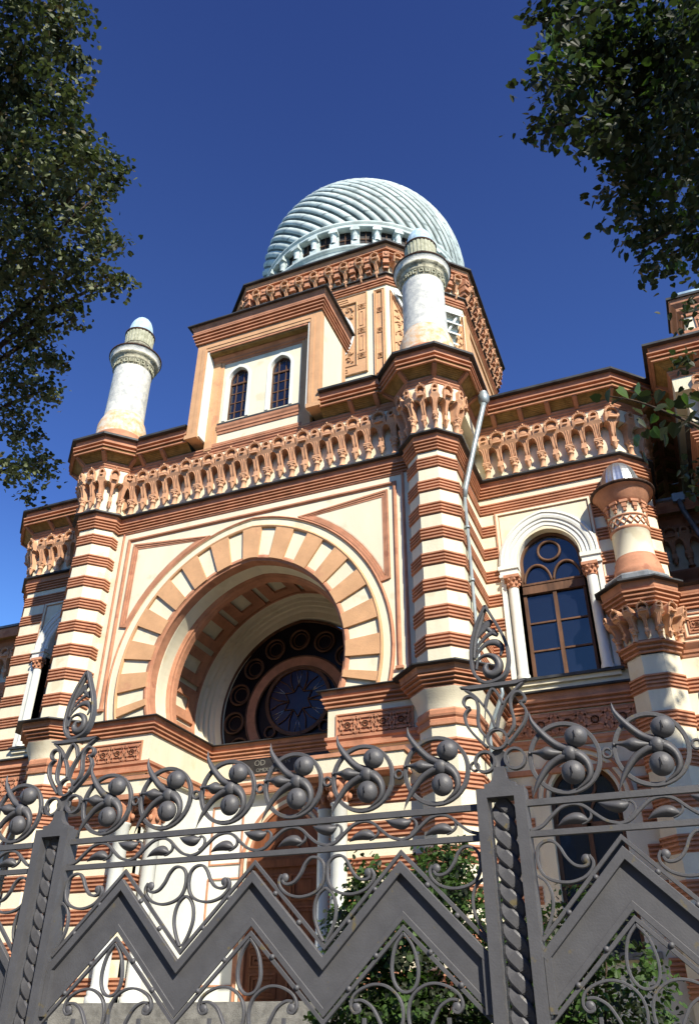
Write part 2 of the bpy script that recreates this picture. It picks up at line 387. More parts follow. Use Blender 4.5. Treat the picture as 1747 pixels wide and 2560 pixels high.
def column_unit():
    b=MB()
    b.revolve([(.10,14.10),(.10,14.13),(.08,14.14),(.08,14.165),(.068,14.18),(.066,14.36),(.085,14.365),(.085,14.395),(.068,14.40),(.075,14.44),(.10,14.50),(.11,14.53)],(0,-.10,None),'carved',12)
    for k in range(-2,3): b.sphere((.09*math.sin(k*.7),-.10-.09*math.cos(k*.7),14.49),(.024,.024,.03),'carved',6,4)
    b.box((-.108,-.205,14.53),(.108,0,14.57),'carved'); b.box((-.098,-.215,14.57),(.098,0,14.61),'carved')
    web(b,.088,14.60,.130,15.29,.072,3,.011)
    return b
def shell_unit():
    b=MB()
    b.revolve([(.0,14.22),(.03,14.24),(.027,14.27),(.055,14.30),(.048,14.33),(.08,14.38),(.088,14.42)],(0,-.10,None),'carved',8)
    b.box((-.082,-.18,14.42),(.082,0,14.465),'carved')
    web(b,.068,14.46,.188,15.27,.146,9,.013)
    for i in range(11):
        a=PI*(i+.5)/11; b.sphere((.200*math.cos(a),-.338,15.27+.200*math.sin(a)),.016,'carved',6,4)
    b.sphere((0,-.35,15.48),(.028,.028,.04),'carved',6,4)
    return b
cu=column_unit().build('column_bracket',SY); su=shell_unit().build('shell_bracket',SY)
usedc=usedsh=False
def put(kind,x,y,a,sx=1.,sy=1.,sz=1.,z=0.,parent=None):
    global usedc,usedsh
    src=cu if kind=='c' else su
    u=usedc if kind=='c' else usedsh
    if u: o=src.copy(); COL.objects.link(o)
    else: o=src
    if kind=='c': usedc=True
    else: usedsh=True
    o.parent=parent or SY; o.location=(x,y,z); o.rotation_euler=(0,0,a); o.scale=(sx,sy,sz); return o
P_=.731
for k in range(-6,6): put('c',P_*(k+.5),0,0)
for k in range(-5,6): put('s',P_*k,0,0)
for cx in (-5,5):
    for s in (-1,1):
        put('c',cx+s*.25,-.605,R(22.5*s),.68); 
        put('c',cx+s*.605,-.25,R(67.5*s),.68)
    put('s',cx,-.605,0,.68)
    for s in (-1,1):
        put('s',cx+s*.43,-.43,R(45*s),.68); put('s',cx+s*.605,0.02,R(90*s),.68)
for s in (-1,1):
    n=5; x0=5.605; L=WING-x0; p=L/n
    for i in range(n):
        put('c',s*(x0+p*(i+.5)),2.0,0,p/P_); 
        put('s',s*(x0+p*(i+1)) if i<n-1 else s*(WING-.02),2.0,0 if i<n-1 else R(22.5*s),p/P_)
    put('c',s*(WING+WC*.5),2+WC*.5,R(45*s),.9); put('s',s*(WING+WC),2+WC,R(67.5*s),.9)
    for i in range(4): put('c',s*(WING+WC),2+WC+P_*(i+.5),R(90*s)); put('s',s*(WING+WC),2+WC+P_*(i+1),R(90*s))
# ================= portal wall with horseshoe arch
A0=arch(2.69,2.95,9.0,8.0)
op=[(2.50,8.0)]+A0[1:-1]+[(-2.50,8.0)]
op=[(2.36,1.9),(2.36,7.0),(2.50,7.98)]+A0[1:-1]+[(-2.50,7.98),(-2.36,7.0),(-2.36,1.9)]
b=MB()
outer=[(-4.395,1.9),(4.395,1.9),(4.395,14.05),(-4.395,14.05)]
b.poly([[(-4.395,1.9)]+op[::-1]+[(4.395,1.9),(4.395,14.05),(-4.395,14.05)]],0,.12,'cream')
# low striped flanks under the impost blocks
for s in (-1,1):
    for zt in LOW:
        if zt>2.2:
            pth=[(-4.395,0),(-2.36,0),(-2.36,.6)] if s<0 else [(2.36,.6),(2.36,0),(4.395,0)]
            b.sweep(pth,fillet_band(zt),'terra')
b.build('portal_wall',SY)
def xzring(b,inner,outer_,y,m,thick=.0):
    n=len(inner); b.add([(x,y,z) for x,z in inner]+[(x,y,z) for x,z in outer_],[(i,i+1,n+i+1,n+i) for i in range(n-1)],m)
# voussoirs
vo=MB()
for k in range(-7,8):
    for (d0,d1,m_,yy) in ((-4.1,4.1,'peach',-.075),(4.1,10.9,'cream',-.012)):
        c=90+15*k; a0,a1=c+d0,c+d1
        lo,hi=-14.5,194.5
        if a1<lo or a0>hi: continue
        a0=max(a0,lo); a1=min(a1,hi)
        n=4; ir=2.66 if m_=='peach' else 2.755; inn=[arch_at(ir,ir+.26,9.0,R(a0+(a1-a0)*i/n)) for i in range(n+1)]; out=[arch_at(3.50,3.82,9.0,R(a0+(a1-a0)*i/n)) for i in range(n+1)]
        if min(z for _,z in inn)<7.9: pass
        vo.poly([inn+out[::-1]],yy,.02,m_)
vo.build('voussoir_ring',SY)
mo=MB()
C1=arch(3.50,3.82,9.0,8.02); mo.sweep(C1,[(0,0,'peach'),(0,-.075,'peach'),(.035,-.095,'peach'),(.07,-.07,'peach'),(.075,-.03,'cream'),(.26,-.03,'cream'),(.265,-.06,'terra'),(.30,-.085,'terra'),(.335,-.06,'terra'),(.34,0,'terra')],'peach',XZ)
mo.build('archivolt',SY)
fr=MB()
def ramp(path,w,prof='terra',closed=False,d=.06):
    fr.sweep(path,[(-w/2,0,prof),(-w/2,-d*.5,prof),(-w*.2,-d,prof),(w*.2,-d,prof),(w/2,-d*.4,prof),(w/2,0,prof)],prof,XZ,closed=closed)
ramp([(3.94,8.38),(3.94,13.30),(-3.94,13.30),(-3.94,8.38)],.10)
ramp([(4.20-.04,8.1),(4.16,13.56),(-4.16,13.56),(-4.16,8.1)],.07,d=.035)
for s in (-1,1):
    fr.box((s*3.94-.09 if s>0 else -3.94-.09,-.075,8.34),(s*3.94+.09 if s>0 else -3.94+.09,.0,8.40),'terra')
# spandrel triangle with stepped recess mouldings
curve=[arch_at(3.86,4.22,9.0,R(90-d)) for d in (19,25,31,37,43,49,55,61,66)]
for s in (-1,1):
    tri=[(3.74,13.11)]+[(x,z) for x,z in curve][0:]
    tri=[(3.74,13.11)]+curve+[(3.76,10.63)]
    tri=[(s*x,z) for x,z in tri]
    ar=sum(tri[i][0]*tri[(i+1)%len(tri)][1]-tri[(i+1)%len(tri)][0]*tri[i][1] for i in range(len(tri)))
    if ar<0: tri=tri[::-1]
    # offset to right-hand side for CCW polygon = outward ; negative offsets go inward
    fr.sweep(tri,[(.02,0,'terra'),(.02,-.05,'terra'),(-.03,-.05,'terra'),(-.035,-.03,'terra'),(-.085,-.03,'terra'),(-.09,-.012,'terra'),(-.14,-.012,'terra'),(-.145,.03,'terra'),(-.16,-.004,'cream')],'terra',XZ,closed=True)
fr.build('panel_moulding',SY)
# impost blocks beside the arch
for s in (-1,1):
    ib=MB()
    xa,xb=(2.27,4.4)
    x0,x1=(s*xa,s*xb) if s>0 else (-xb,-xa)
    ib.box((x0,-.09,6.98),(x1,2.8,7.72),'cream')
    ib.box((x0,-.03,6.70),(x1,2.8,6.985),'cream')
    fx0,fx1=(2.50,4.2) if s>0 else (-4.2,-2.50)
    # relief frieze panel
    fz0,fz1=6.94,7.42
    ib.sweep([(fx0,fz0),(fx1,fz0),(fx1,fz1),(fx0,fz1)],[(.03,-.09,'terra'),(.03,-.125,'terra'),(0,-.125,'terra'),(-.005,-.10,'terra'),(-.06,-.095,'terra')],'terra',XZ,closed=True)
    ib.box((fx0,-.096,fz0),(fx1,-.05,fz1),'terra')
    ib.build('impost_block',SY)
def star_frieze(b,x0,x1,z0,z1,y,m,cell=None,mp=None,dep=.03):
    mp=mp or XZ; h=z1-z0; n=max(1,int(round((x1-x0)/(h*1.15)))); w=(x1-x0)/n; w_=.022*h/.42
    def bar(p,q):
        dx,dz=q[0]-p[0],q[1]-p[1]; L=math.hypot(dx,dz); 
        if L<1e-6: return
        nx,nz=-dz/L*w_,dx/L*w_
        pts=[(p[0]+nx,p[1]+nz),(p[0]-nx,p[1]-nz),(q[0]-nx,q[1]-nz),(q[0]+nx,q[1]+nz)]
        vs=[mp(a,c,y) for a,c in pts]+[mp(a,c,y-dep) for a,c in pts]
        b.add(vs,[(4,5,6,7),(0,4,7,3),(1,2,6,5),(0,1,5,4),(2,3,7,6)],m)
    for i in range(n):
        cx=x0+w*(i+.5); cz=(z0+z1)/2; r=h*.20
        st=[(cx+(r if k%2==0 else r*.55)*math.cos(PI*k/8+PI/8),cz+(r if k%2==0 else r*.55)*math.sin(PI*k/8+PI/8)) for k in range(16)]
        for k in range(16): bar(st[k],st[(k+1)%16])
        hx=[(cx-w*.28,z0+h*.1),(cx+w*.28,z0+h*.1),(cx+w*.40,cz-h*.12),(cx+w*.40,cz+h*.12),(cx+w*.28,z1-h*.1),(cx-w*.28,z1-h*.1),(cx-w*.40,cz+h*.12),(cx-w*.40,cz-h*.12)]
        for k in range(8): bar(hx[k],hx[(k+1)%8])
        for sx in (-1,1):
            bar((cx+sx*w*.5,z0+h*.04),(cx+sx*w*.28,z0+h*.3)); bar((cx+sx*w*.5,z1-h*.04),(cx+sx*w*.28,z1-h*.3))
            bar((cx+sx*w*.28,z0+h*.3),(cx+sx*r*.8,cz-r*.6)); bar((cx+sx*w*.28,z1-h*.3),(cx+sx*r*.8,cz+r*.6))
            bar((cx+sx*w*.40,cz),(cx+sx*w*.5,cz))
for s in (-1,1):
    sf=MB()
    star_frieze(sf,*( (2.54,4.16) if s>0 else (-4.16,-2.54)),6.98,7.38,-.096,'terra',dep=.035)
    sf.build('relief_frieze',SY)
pcorn=[(-4.4,-.09),(-2.27,-.09),(-2.27,2.62),(2.27,2.62),(2.27,-.09),(4.4,-.09)]
b=MB(); b.sweep(pcorn,addt([(0,7.60,'terra')]+fins(7.61,7.87,3,.0,.07,.06)+[(.11,7.87),(.12,7.92),(.13,7.965,'roof'),(.215,7.965,'roof'),(.215,7.985,'roof'),(0,8.01,'roof'),(-1.2,8.012,'roof')]),'terra')
b.sweep(pcorn,addt([(-.03,6.72,'terra'),(.02,6.73),(.025,6.79),(0,6.80),(.01,6.86),(.05,6.90),(.055,6.96),(.0,6.98)]),'terra')
b.build('impost_cornice',SY)
# intrados: deep jamb mouldings, coffers, cream rings
it=MB()
it.sweep(A0,[(.07,.0),(.065,-.02),(.02,-.045),(-.03,-.05),(-.04,-.03),(-.05,-.02),(-.055,-.01),(-.09,.0),(-.10,.02),(-.085,.05),(-.085,.30),(-.07,.31,'cream'),(-.085,.33,'cream'),(-.095,.74,'terra'),(-.12,.75),(-.14,.78),(-.17,.80),(-.17,.86),(-.19,.90),(-.19,1.08),(-.14,1.12),(.40,1.14,'cream'),(.40,2.76,'terra'),(.30,2.77),(.29,2.82,'cream'),(.27,2.84,'cream'),(.25,2.98,'cream'),(.16,3.0,'cream'),(.15,3.08,'cream'),(.06,3.10,'cream'),(.04,3.16,'cream'),(-.04,3.18,'cream'),(-.10,3.22,'cream'),(-.26,3.24,'cream'),(-.345,3.36,'cream')],'terra',XZ)
for ang in range(-14,195,20):
    for q0,q1,o in ((-8.6,8.6,0),):
        a0,a1=ang+10+q0,ang+10+q1
        n=6
        def P3(a,y,off): x,z=arch_at(3.09-off,3.35-off,9.0,R(a)); return (x,y,z)
        ya,yb=1.16,2.74
        for (u0,u1,v0,v1) in ((a0,a0+5,ya,yb),(a1-5,a1,ya,yb),(a0+5,a1-5,ya,ya+.3),(a0+5,a1-5,yb-.3,yb)):
            vs=[];fs=[]
            for i in range(n+1):
                a=u0+(u1-u0)*i/n
                for (yy,of) in ((v0,.01),(v0,.085),(v1,.085),(v1,.01)): vs.append(P3(a,yy,of))
            for i in range(n):
                for j in range(3): fs.append((i*4+j,i*4+j+1,i*4+4+j+1,i*4+4+j))
            fs.append((0,1,2,3)); fs.append((n*4,n*4+1,n*4+2,n*4+3)); it.add(vs,fs,'terra')
it.build('intrados',SY)
# recess side walls and back wall below the impost
rb=MB()
for s in (-1,1):
    x=s*2.36; rb.add([(x,0,1.9),(x,3.2,1.9),(x,3.2,8.0),(x,0,8.0)],[(0,1,2,3)],'white')
rb.add([(-3.2,2.86,1.9),(3.2,2.86,1.9),(3.2,2.86,8.1),(-3.2,2.86,8.1)],[(0,1,2,3)],'white')
rb.sweep([(-2.36,0),(-2.36,2.86),(2.36,2.86),(2.36,0)],[(0,7.0,'cream'),(.04,7.02,'terra'),(.04,7.1,'terra'),(0,7.12,'terra')],'terra')
rb.box((-2.36,2.66,6.70),(2.36,2.9,7.64),'cream')
rb.sweep([(-2.36,2.66),(2.36,2.66)],addt([(0,6.68),(.05,6.70),(.06,6.76),(.02,6.78),(.02,6.84),(0,6.85)]),'terra')
# panel frames on white wall
for s in (-1,1):
    for (z0,z1) in ((5.1,6.5),(2.5,4.8)):
        xs=(1.25,2.15) if s>0 else (-2.15,-1.25)
        rb.sweep([(xs[0],z0),(xs[1],z0),(xs[1],z1),(xs[0],z1)],[(.0,2.86,'terra'),(.0,2.83,'terra'),(-.035,2.83,'terra'),(-.035,2.86,'terra')],'terra',XZ,closed=True)
rb.build('recess_wall',SY)
# plaque over the door with its two lines of writing
pq=MB(); pq.box((-1.48,2.60,7.16),(1.3,2.70,7.56),'plaque'); pq.sweep([(-1.48,7.16),(1.3,7.16),(1.3,7.56),(-1.48,7.56)],[(.04,2.66,'terra'),(.04,2.58,'terra'),(0,2.58,'terra'),(0,2.61,'terra')],'terra',XZ,closed=True)
plq=pq.build('plaque',SY)
def text_mesh(txt,size,loc,m,parent,name='lettering'):
    c=bpy.data.curves.new(name,'FONT'); c.body=txt; c.size=size; c.extrude=.006; o=bpy.data.objects.new(name,c); COL.objects.link(o)
    dg=bpy.context.evaluated_depsgraph_get(); me=bpy.data.meshes.new_from_object(o.evaluated_get(dg)); bpy.data.objects.remove(o); bpy.data.curves.remove(c)
    for mm in list(me.materials): pass
    me.materials.clear(); me.materials.append(MATS[m])
    q=bpy.data.objects.new(name,me); COL.objects.link(q); q.parent=parent; q.rotation_euler=(PI/2,0,0); q.location=loc; return q
text_mesh('OD          N',.20,(-.92,2.592,7.37),'letter',plq); text_mesh('OMDU  ILIS',.13,(-.86,2.592,7.21),'letter',plq)
# ---- rose window filling the tympanum
RW=MB(); G0=arch(2.36,2.62,9.0,8.12)
RW.poly([G0],3.06,3.10,'glass_leaded')
rw=RW.build('rose_window',SY); rw.location=(-.08,.27,0)
tr=MB()
def circ(cx,cz,r,y=3.02,a0=0,a1=360,n=28): return [(cx+r*math.cos(R(a0+(a1-a0)*i/n)),y,cz+r*math.sin(R(a0+(a1-a0)*i/n))) for i in range(n+1)]
def annulus(b,cx,cz,r0,r1,y0,y1,m,n=48,a0=0,a1=360):
    o=[(cx+r1*math.cos(R(a0+(a1-a0)*i/n)),cz+r1*math.sin(R(a0+(a1-a0)*i/n))) for i in range(n+1)]
    q=[(cx+r0*math.cos(R(a0+(a1-a0)*i/n)),cz+r0*math.sin(R(a0+(a1-a0)*i/n))) for i in range(n+1)]
    b.poly([o+q[::-1]],y0,y1,m)
annulus(tr,0,8.95,1.27,1.53,2.96,3.06,'terra',a0=-36,a1=216)
tr.tube(circ(0,8.95,1.55,2.97,-36,216),.03,'wood_brown',6); tr.tube(circ(0,8.95,1.25,2.97,-36,216),.03,'wood_brown',6)
annulus(tr,0,9.25,.88,.98,2.98,3.06,'wood_brown')
for i in range(11):
    a=R(-27+234*i/10); cx,cz=1.92*math.cos(a),8.95+1.95*math.sin(a)*(1+.06*math.sin(a))
    tr.tube(circ(cx,cz,.29,2.99,0,360,20)[:-1],.032,'wood_brown',6,closed=True); tr.tube(circ(cx*.985,cz,.20,3.03,0,360,16)[:-1],.018,'wood_brown',5,closed=True)
for s in (-1,1): tr.tube(circ(s*.80,8.45,.15,3.0,0,360,16)[:-1],.03,'wood_brown',6,closed=True)
for k in range(6):
    a=PI/3*k+PI/6
    for s in (-1,1):
        p=(0+.42*math.cos(a),3.02,9.25+.42*math.sin(a)); q=(.84*math.cos(a+s*.30),3.02,9.25+.84*math.sin(a+s*.30)); c_=(.28*math.cos(a+s*PI/6),3.02,9.25+.28*math.sin(a+s*PI/6))
        m_=(.60*math.cos(a+s*.42),3.02,9.25+.60*math.sin(a+s*.42))
        tr.tube([c_,m_,q],.016,'wood_brown',5); tr.tube([c_,(.46*math.cos(a),3.02,9.25+.46*math.sin(a))],.016,'wood_brown',5)
        tr.tube([(.46*math.cos(a),3.035,9.25+.46*math.sin(a)),(.85*math.cos(a+s*.1),3.035,9.25+.85*math.sin(a+s*.1))],.009,'silver',4)
tr.sweep([(-2.4,8.12),(2.4,8.12)],[(0,3.06,'wood_brown'),(0,2.95,'wood_brown'),(-.10,2.95,'wood_brown'),(-.10,3.06,'wood_brown')],'wood_brown',XZ)
tr.sweep(G0,[(0,2.98,'wood_brown'),(-.05,2.98,'wood_brown'),(-.05,3.06,'wood_brown')],'wood_brown',XZ)
tr.build('tracery',rw)
vg=MB(); vg.poly([[(.87*math.cos(2*PI*i/40),9.25+.87*math.sin(2*PI*i/40)) for i in range(40)]],3.045,3.058,'glass_violet'); vg.build('pane',rw)
# ---- entrance door
dr=MB(); dr.box((-.95,2.80,2.1),(.95,2.85,5.05),'door_brown')
da=arch(.95,1.3,5.05,5.05); dr.poly([da],2.79,2.85,'door_brown')
dr.sweep([(.95,2.1)]+da+[(-.95,2.1)],[(0,2.86,'terra'),(0,2.74,'terra'),(.06,2.72,'terra'),(.08,2.76,'cream'),(.16,2.74,'cream'),(.18,2.78,'terra'),(.26,2.76,'terra'),(.27,2.86,'terra')],'terra',XZ)
dr.box((-1.0,2.72,4.95),(1.0,2.80,5.12),'door_brown')
for s in (-1,1):
    for (z0,z1) in ((2.25,2.75),(2.85,3.15),(3.25,4.1),(4.2,4.8)):
        x0,x1=sorted((s*.12,s*.82))
        dr.sweep([(x0,z0),(x1,z0),(x1,z1),(x0,z1)],[(0,2.80,'door_brown'),(0,2.775,'door_brown'),(-.05,2.765,'door_brown'),(-.06,2.79,'door_brown'),(-.12,2.78,'door_brown'),(-.13,2.77,'door_brown')],'door_brown',XZ,closed=True)
for r_ in (.35,.6): dr.tube(circ(0,5.25,r_,2.78,0,180,20),.03,'door_brown',6)
dr.build('door',SY)
hd=MB(); hd.tube([(.06,2.72,3.5),(.06,2.66,3.55),(.06,2.66,3.75),(.06,2.72,3.8)],.015,'silver',6); 
hd.build('door_handle',SY)
# ---- portal columns with carved capitals
def column(x,y,z0,z1,r,parent=SY):
    b=MB(); b.revolve([(r*1.5,z0),(r*1.5,z0+.10),(r*1.3,z0+.14),(r*1.38,z0+.2),(r*1.08,z0+.26),(r,z0+.3),(r*.96,z1-.05),(r*1.1,z1-.03),(r*1.1,z1)],(x,y,None),'white',20)
    o=b.build('column',parent)
    c=MB(); c.revolve([(r*.95,z1),(r*1.0,z1+.12),(r*1.35,z1+.30),(r*1.5,z1+.42),(r*1.2,z1+.46)],(x,y,None),'terra',16)
    for k in range(8):
        a=PI/4*k; 
        for (rr,zz,q) in ((1.25,.14,.055),(1.5,.34,.06)): c.sphere((x+r*rr*math.cos(a+q*3),y+r*rr*math.sin(a+q*3),z1+zz),(q,q,q*1.3),'terra',8,5)
    c.box((x-r*1.7,y-r*1.7,z1+.45),(x+r*1.7,y+r*1.7,z1+.56),'terra'); c.build('capital',o)
    return o
for s in (-1,1):
    column(s*2.62,-.22,2.1,5.55,.17); column(s*2.12,.25,2.1,5.55,.17)
for s in (-1,1):
    b=MB()
    x0,x1=sorted((s*1.88,s*4.1)); b.box((x0,-.48,6.10),(x1,.5,6.42),'cream'); b.box((x0-.04,-.52,6.42),(x1+.04,.5,6.50),'terra'); b.box((x0-.02,-.5,6.06),(x1+.02,.5,6.11),'terra')
    b.build('entablature',SY)
# steps
b=MB()
for k in range(8): b.box((-3.6-.03*(8-k),-.7-.32*(8-k),.26*k),(3.6+.03*(8-k),3.2-.001*k,.26*(k+1)),'stone_grey')
b.build('entrance_steps',SY)
# ================= wings
def wing(s):
    b=MB(); X=lambda x:s*x
    cx=7.215
    # wall plate with window hole
    hole=arch(.76,.80,11.55,11.55,n=14,x0=cx); hole=[(cx+.76,8.45)]+hole+[(cx-.76,8.45)]
    lo=arch(.72,.76,5.75,5.75,n=14,x0=cx); lo=[(cx+.72,2.9)]+lo+[(cx-.72,2.9)]
    f=lambda pts:[(s*x,z) for x,z in pts]
    b.poly([f([(5.5,1.6),(WING,1.6),(WING,14.05),(5.5,14.05)]),f(hole),f(lo)],2.0,2.30,'cream',back=True)
    b.add([(s*WING,2.0,1.6),(s*(WING+WC),2+WC,1.6),(s*(WING+WC),2+WC,14.05),(s*WING,2.0,14.05)],[(0,1,2,3)],'cream')
    b.add([(s*(WING+WC),2+WC,1.6),(s*(WING+WC),9.,1.6),(s*(WING+WC),9.,14.05),(s*(WING+WC),2+WC,14.05)],[(0,1,2,3)],'cream')
    # stripes
    full=[(5.605,2.0),(WING,2.0),(WING+WC,2+WC),(WING+WC,9.)]; a_=[(5.605,2.0),(6.03,2.0)]; c_=[(8.43,2.0),(WING,2.0),(WING+WC,2+WC),(WING+WC,9.)]
    def sw(path,prof):
        p=[(s*x,y) for x,y in path]; p=p if s>0 else p[::-1]; b.sweep(p,prof,'terra',caps=True)
    for k in range(8):
        zt=STR[k]
        if k==0: sw(full,fillet_band(zt))
        else: sw(a_,fillet_band(zt)); sw(c_,fillet_band(zt))
    for zt in [6.1-.66*k for k in range(6)]:
        sw([(5.605,2.0),(6.15,2.0)],fillet_band(zt)); sw([(8.3,2.0),(WING,2.0),(WING+WC,2+WC),(WING+WC,9.)],fillet_band(zt))
    # window panel mouldings
    pn=[(8.42,8.6),(8.42,13.03),(6.03,13.03),(6.03,8.6)]
    p=[(s*x,z) for x,z in pn]; p=p if s>0 else p[::-1]
    b.sweep(p,[(.03,2.0,'terra'),(.03,1.955,'terra'),(0,1.96,'cream'),(-.05,1.955,'cream'),(-.055,1.985,'terra'),(-.075,1.985,'terra'),(-.08,1.995,'cream')],'cream',XZ)
    # string course, relief frieze, second string course
    sc=addt([(0,7.66)]+fins(7.67,7.97,3,.0,.05,.06)+[(.04,7.97),(.05,8.10,'roof'),(.15,8.10,'roof'),(.15,8.14,'roof'),(0,8.18,'roof')])
    sw(full,sc)
    sw(full,addt([(0,6.86),(.04,6.88),(.045,6.95),(.07,6.98),(.075,7.04),(.0,7.07)]))
    sw(full,addt([(0,6.30),(.05,6.32),(.05,6.42),(.0,6.44)]))
    b.box((min(s*5.605,s*9.2),1.97,7.10),(max(s*5.605,s*9.2),2.0,7.63),'terra')
    x0,x1=sorted((s*5.65,s*9.15)); star_frieze(b,x0,x1,7.12,7.61,1.97,'terra')
    b.sweep([(s*x,y) for x,y in ([(5.605,2.0),(WING,2.0),(WING+WC,2+WC),(WING+WC,9.)] if s>0 else [(WING+WC,9.),(WING+WC,2+WC),(WING,2.0),(5.605,2.0)])],[(.12,0,'stone_grey'),(.12,1.55,'stone_grey'),(0,1.7,'stone_grey')],'stone_grey')
    b.build('wing_wall',SY)
    # upper window
    w=MB(); y0=2.0
    A1=arch(1.22,1.36,11.5,11.42,n=18,x0=cx)
    A1=[(s*x,z) for x,z in A1]; A1=A1 if s>0 else A1[::-1]
    w.sweep(A1,[(0,2.0,'white'),(0,1.93,'white'),(-.06,1.90,'white'),(-.09,1.93,'white'),(-.14,1.92,'white'),(-.20,1.93,'white'),(-.215,1.965,'white'),(-.29,1.955,'white'),(-.31,1.985,'white'),(-.40,1.98,'white'),(-.46,2.03,'white'),(-.47,2.30,'white')],'white',XZ,smooth=False)
    for q in (-1,1):
        xc=s*(cx+q*1.0)
        w.box((xc-.24,1.88,11.13),(xc+.24,2.28,11.20),'white'); w.box((xc-.22,1.90,11.20),(xc+.22,2.28,11.33),'white'); w.box((xc-.25,1.86,11.33),(xc+.25,2.28,11.43),'white')
        xo0,xo1=sorted((s*(cx+q*1.10),s*(cx+q*1.22))); w.box((xo0,1.94,8.50),(xo1,2.0,11.13),'white')
        xi0,xi1=sorted((s*(cx+q*.76),s*(cx+q*.84))); w.box((xi0,2.0,8.50),(xi1,2.28,11.13),'white')
    w.box((s*cx-1.28,1.86,8.40),(s*cx+1.28,2.29,8.46),'roof'); w.box((s*cx-1.2,1.93,8.3),(s*cx+1.2,2.0,8.40),'cream')
    win=w.build('arched_window',SY)
    for q in (-1,1):
        xc=s*(cx+q*.94); c=MB(); c.revolve([(.15,8.46),(.15,8.55),(.125,8.6),(.125,10.80)],(xc,1.975,None),'white',16); c.build('colonnette',win)
        c=MB(); c.revolve([(.125,10.80),(.15,10.81),(.13,10.84),(.14,10.92),(.18,11.03),(.20,11.06)],(xc,1.975,None),'terra',12)
        for k in range(8):
            a=PI/4*k; c.sphere((xc+.15*math.cos(a),1.975+.15*math.sin(a),10.90),(.04,.04,.05),'terra',6,4); c.sphere((xc+.18*math.cos(a+.4),1.975+.18*math.sin(a+.4),11.0),(.04,.04,.04),'terra',6,4)
        c.box((xc-.19,1.79,11.05),(xc+.19,2.05,11.13),'terra'); c.build('capital',win)
    fmb=MB(); gy=2.24
    oi=[(s*x,z) for x,z in ([(cx+.76,8.47)]+arch(.76,.80,11.55,11.55,n=14,x0=cx)+[(cx-.76,8.47)])]; oi=oi if s>0 else oi[::-1]
    fmb.sweep(oi,[(0,gy+.06,'wood_brown'),(0,gy-.03,'wood_brown'),(-.075,gy-.03,'wood_brown'),(-.085,gy+.03,'wood_brown')],'wood_brown',XZ)
    fmb.box((s*cx-.75,gy-.06,10.72),(s*cx+.75,gy+.04,10.95),'wood_brown'); fmb.box((s*cx-.76,gy-.08,10.93),(s*cx+.76,gy+.04,10.98),'wood_brown'); fmb.box((s*cx-.76,gy-.075,10.70),(s*cx+.76,gy+.04,10.735),'wood_brown')
    fmb.box((s*cx-.045,gy-.045,8.5),(s*cx+.045,gy+.03,10.72),'wood_brown')
    for z in (9.22,9.93):
        for q in (-1,1): 
            x0,x1=sorted((s*cx+q*.04,s*cx+q*.70)); fmb.box((x0,gy-.02,z-.02),(x1,gy+.03,z+.02),'wood_brown')
    fmb.box((s*cx-.7,gy-.03,8.47),(s*cx+.7,gy+.03,8.56),'wood_brown')
    for q in (-1,1):
        c0=s*cx+q*.36; cr=[(c0+.33*math.cos(R(t)),gy-.02,10.98+.0+.50*max(0,math.sin(R(t)))) for t in range(0,181,12)]
        fmb.tube(cr,.035,'wood_brown',6)
    fmb.tube([(s*cx+.27*math.cos(R(t)),gy-.02,11.83+.27*math.sin(R(t))) for t in range(0,360,15)],.035,'wood_brown',6,closed=True)
    fr_=fmb.build('window_frame',win)
    g=MB(); g.poly([oi],gy+.02,gy+.03,'glass_clear'); g.build('pane',win)
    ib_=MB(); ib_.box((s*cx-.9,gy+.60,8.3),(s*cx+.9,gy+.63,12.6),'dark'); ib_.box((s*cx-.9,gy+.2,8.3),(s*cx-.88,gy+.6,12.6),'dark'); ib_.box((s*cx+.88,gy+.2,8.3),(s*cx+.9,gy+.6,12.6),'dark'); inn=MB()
    for z in (9.22,9.93): inn.box((s*cx-.7,gy+.16,z-.022),(s*cx+.7,gy+.18,z+.022),'white')
    inn.box((s*cx-.028,gy+.16,8.5),(s*cx+.028,gy+.18,10.72),'white'); inn.box((s*cx-.74,gy+.16,10.55),(s*cx+.74,gy+.18,10.85),'white')
    inn.build('inner_sash',win)
     
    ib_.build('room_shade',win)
    # lower window
    lw=MB()
    A2=[(s*x,z) for x,z in arch(1.02,1.1,5.75,5.75,n=16,x0=cx)]; A2=A2 if s>0 else A2[::-1]
    lw.sweep(A2,[(0,2.0,'terra'),(0,1.92,'terra'),(-.06,1.90,'terra'),(-.08,1.96,'cream'),(-.16,1.95,'cream'),(-.18,1.98,'terra'),(-.22,1.96,'terra'),(-.24,2.0,'cream'),(-.30,2.05,'cream'),(-.30,2.3,'cream')],'terra',XZ)
    l_=lw.build('lower_window',SY); sl_=MB(); sl_.box((s*cx-1.0,1.88,2.78),(s*cx+1.0,2.28,2.9),'stone_grey'); sl_.build('sill',l_)
    f2=MB(); oi=[(s*x,z) for x,z in ([(cx+.72,2.9)]+arch(.72,.76,5.75,5.75,n=14,x0=cx)+[(cx-.72,2.9)])]; oi=oi if s>0 else oi[::-1]
    f2.sweep(oi,[(0,2.28,'wood_brown'),(0,2.2,'wood_brown'),(-.08,2.2,'wood_brown'),(-.08,2.27,'wood_brown')],'wood_brown',XZ)
    f2.box((s*cx-.045,2.18,2.9),(s*cx+.045,2.26,5.3),'wood_brown'); f2.box((s*cx-.70,2.18,5.2),(s*cx+.70,2.26,5.32),'wood_brown'); f2.box((s*cx-.70,2.19,4.1),(s*cx+.70,2.25,4.15),'wood_brown')
    for q in (-1,1): f2.tube([(s*cx+q*.35+.30*math.cos(R(t)),2.21,5.32+.5*math.sin(R(t))) for t in range(0,181,15)],.03,'wood_brown',6)
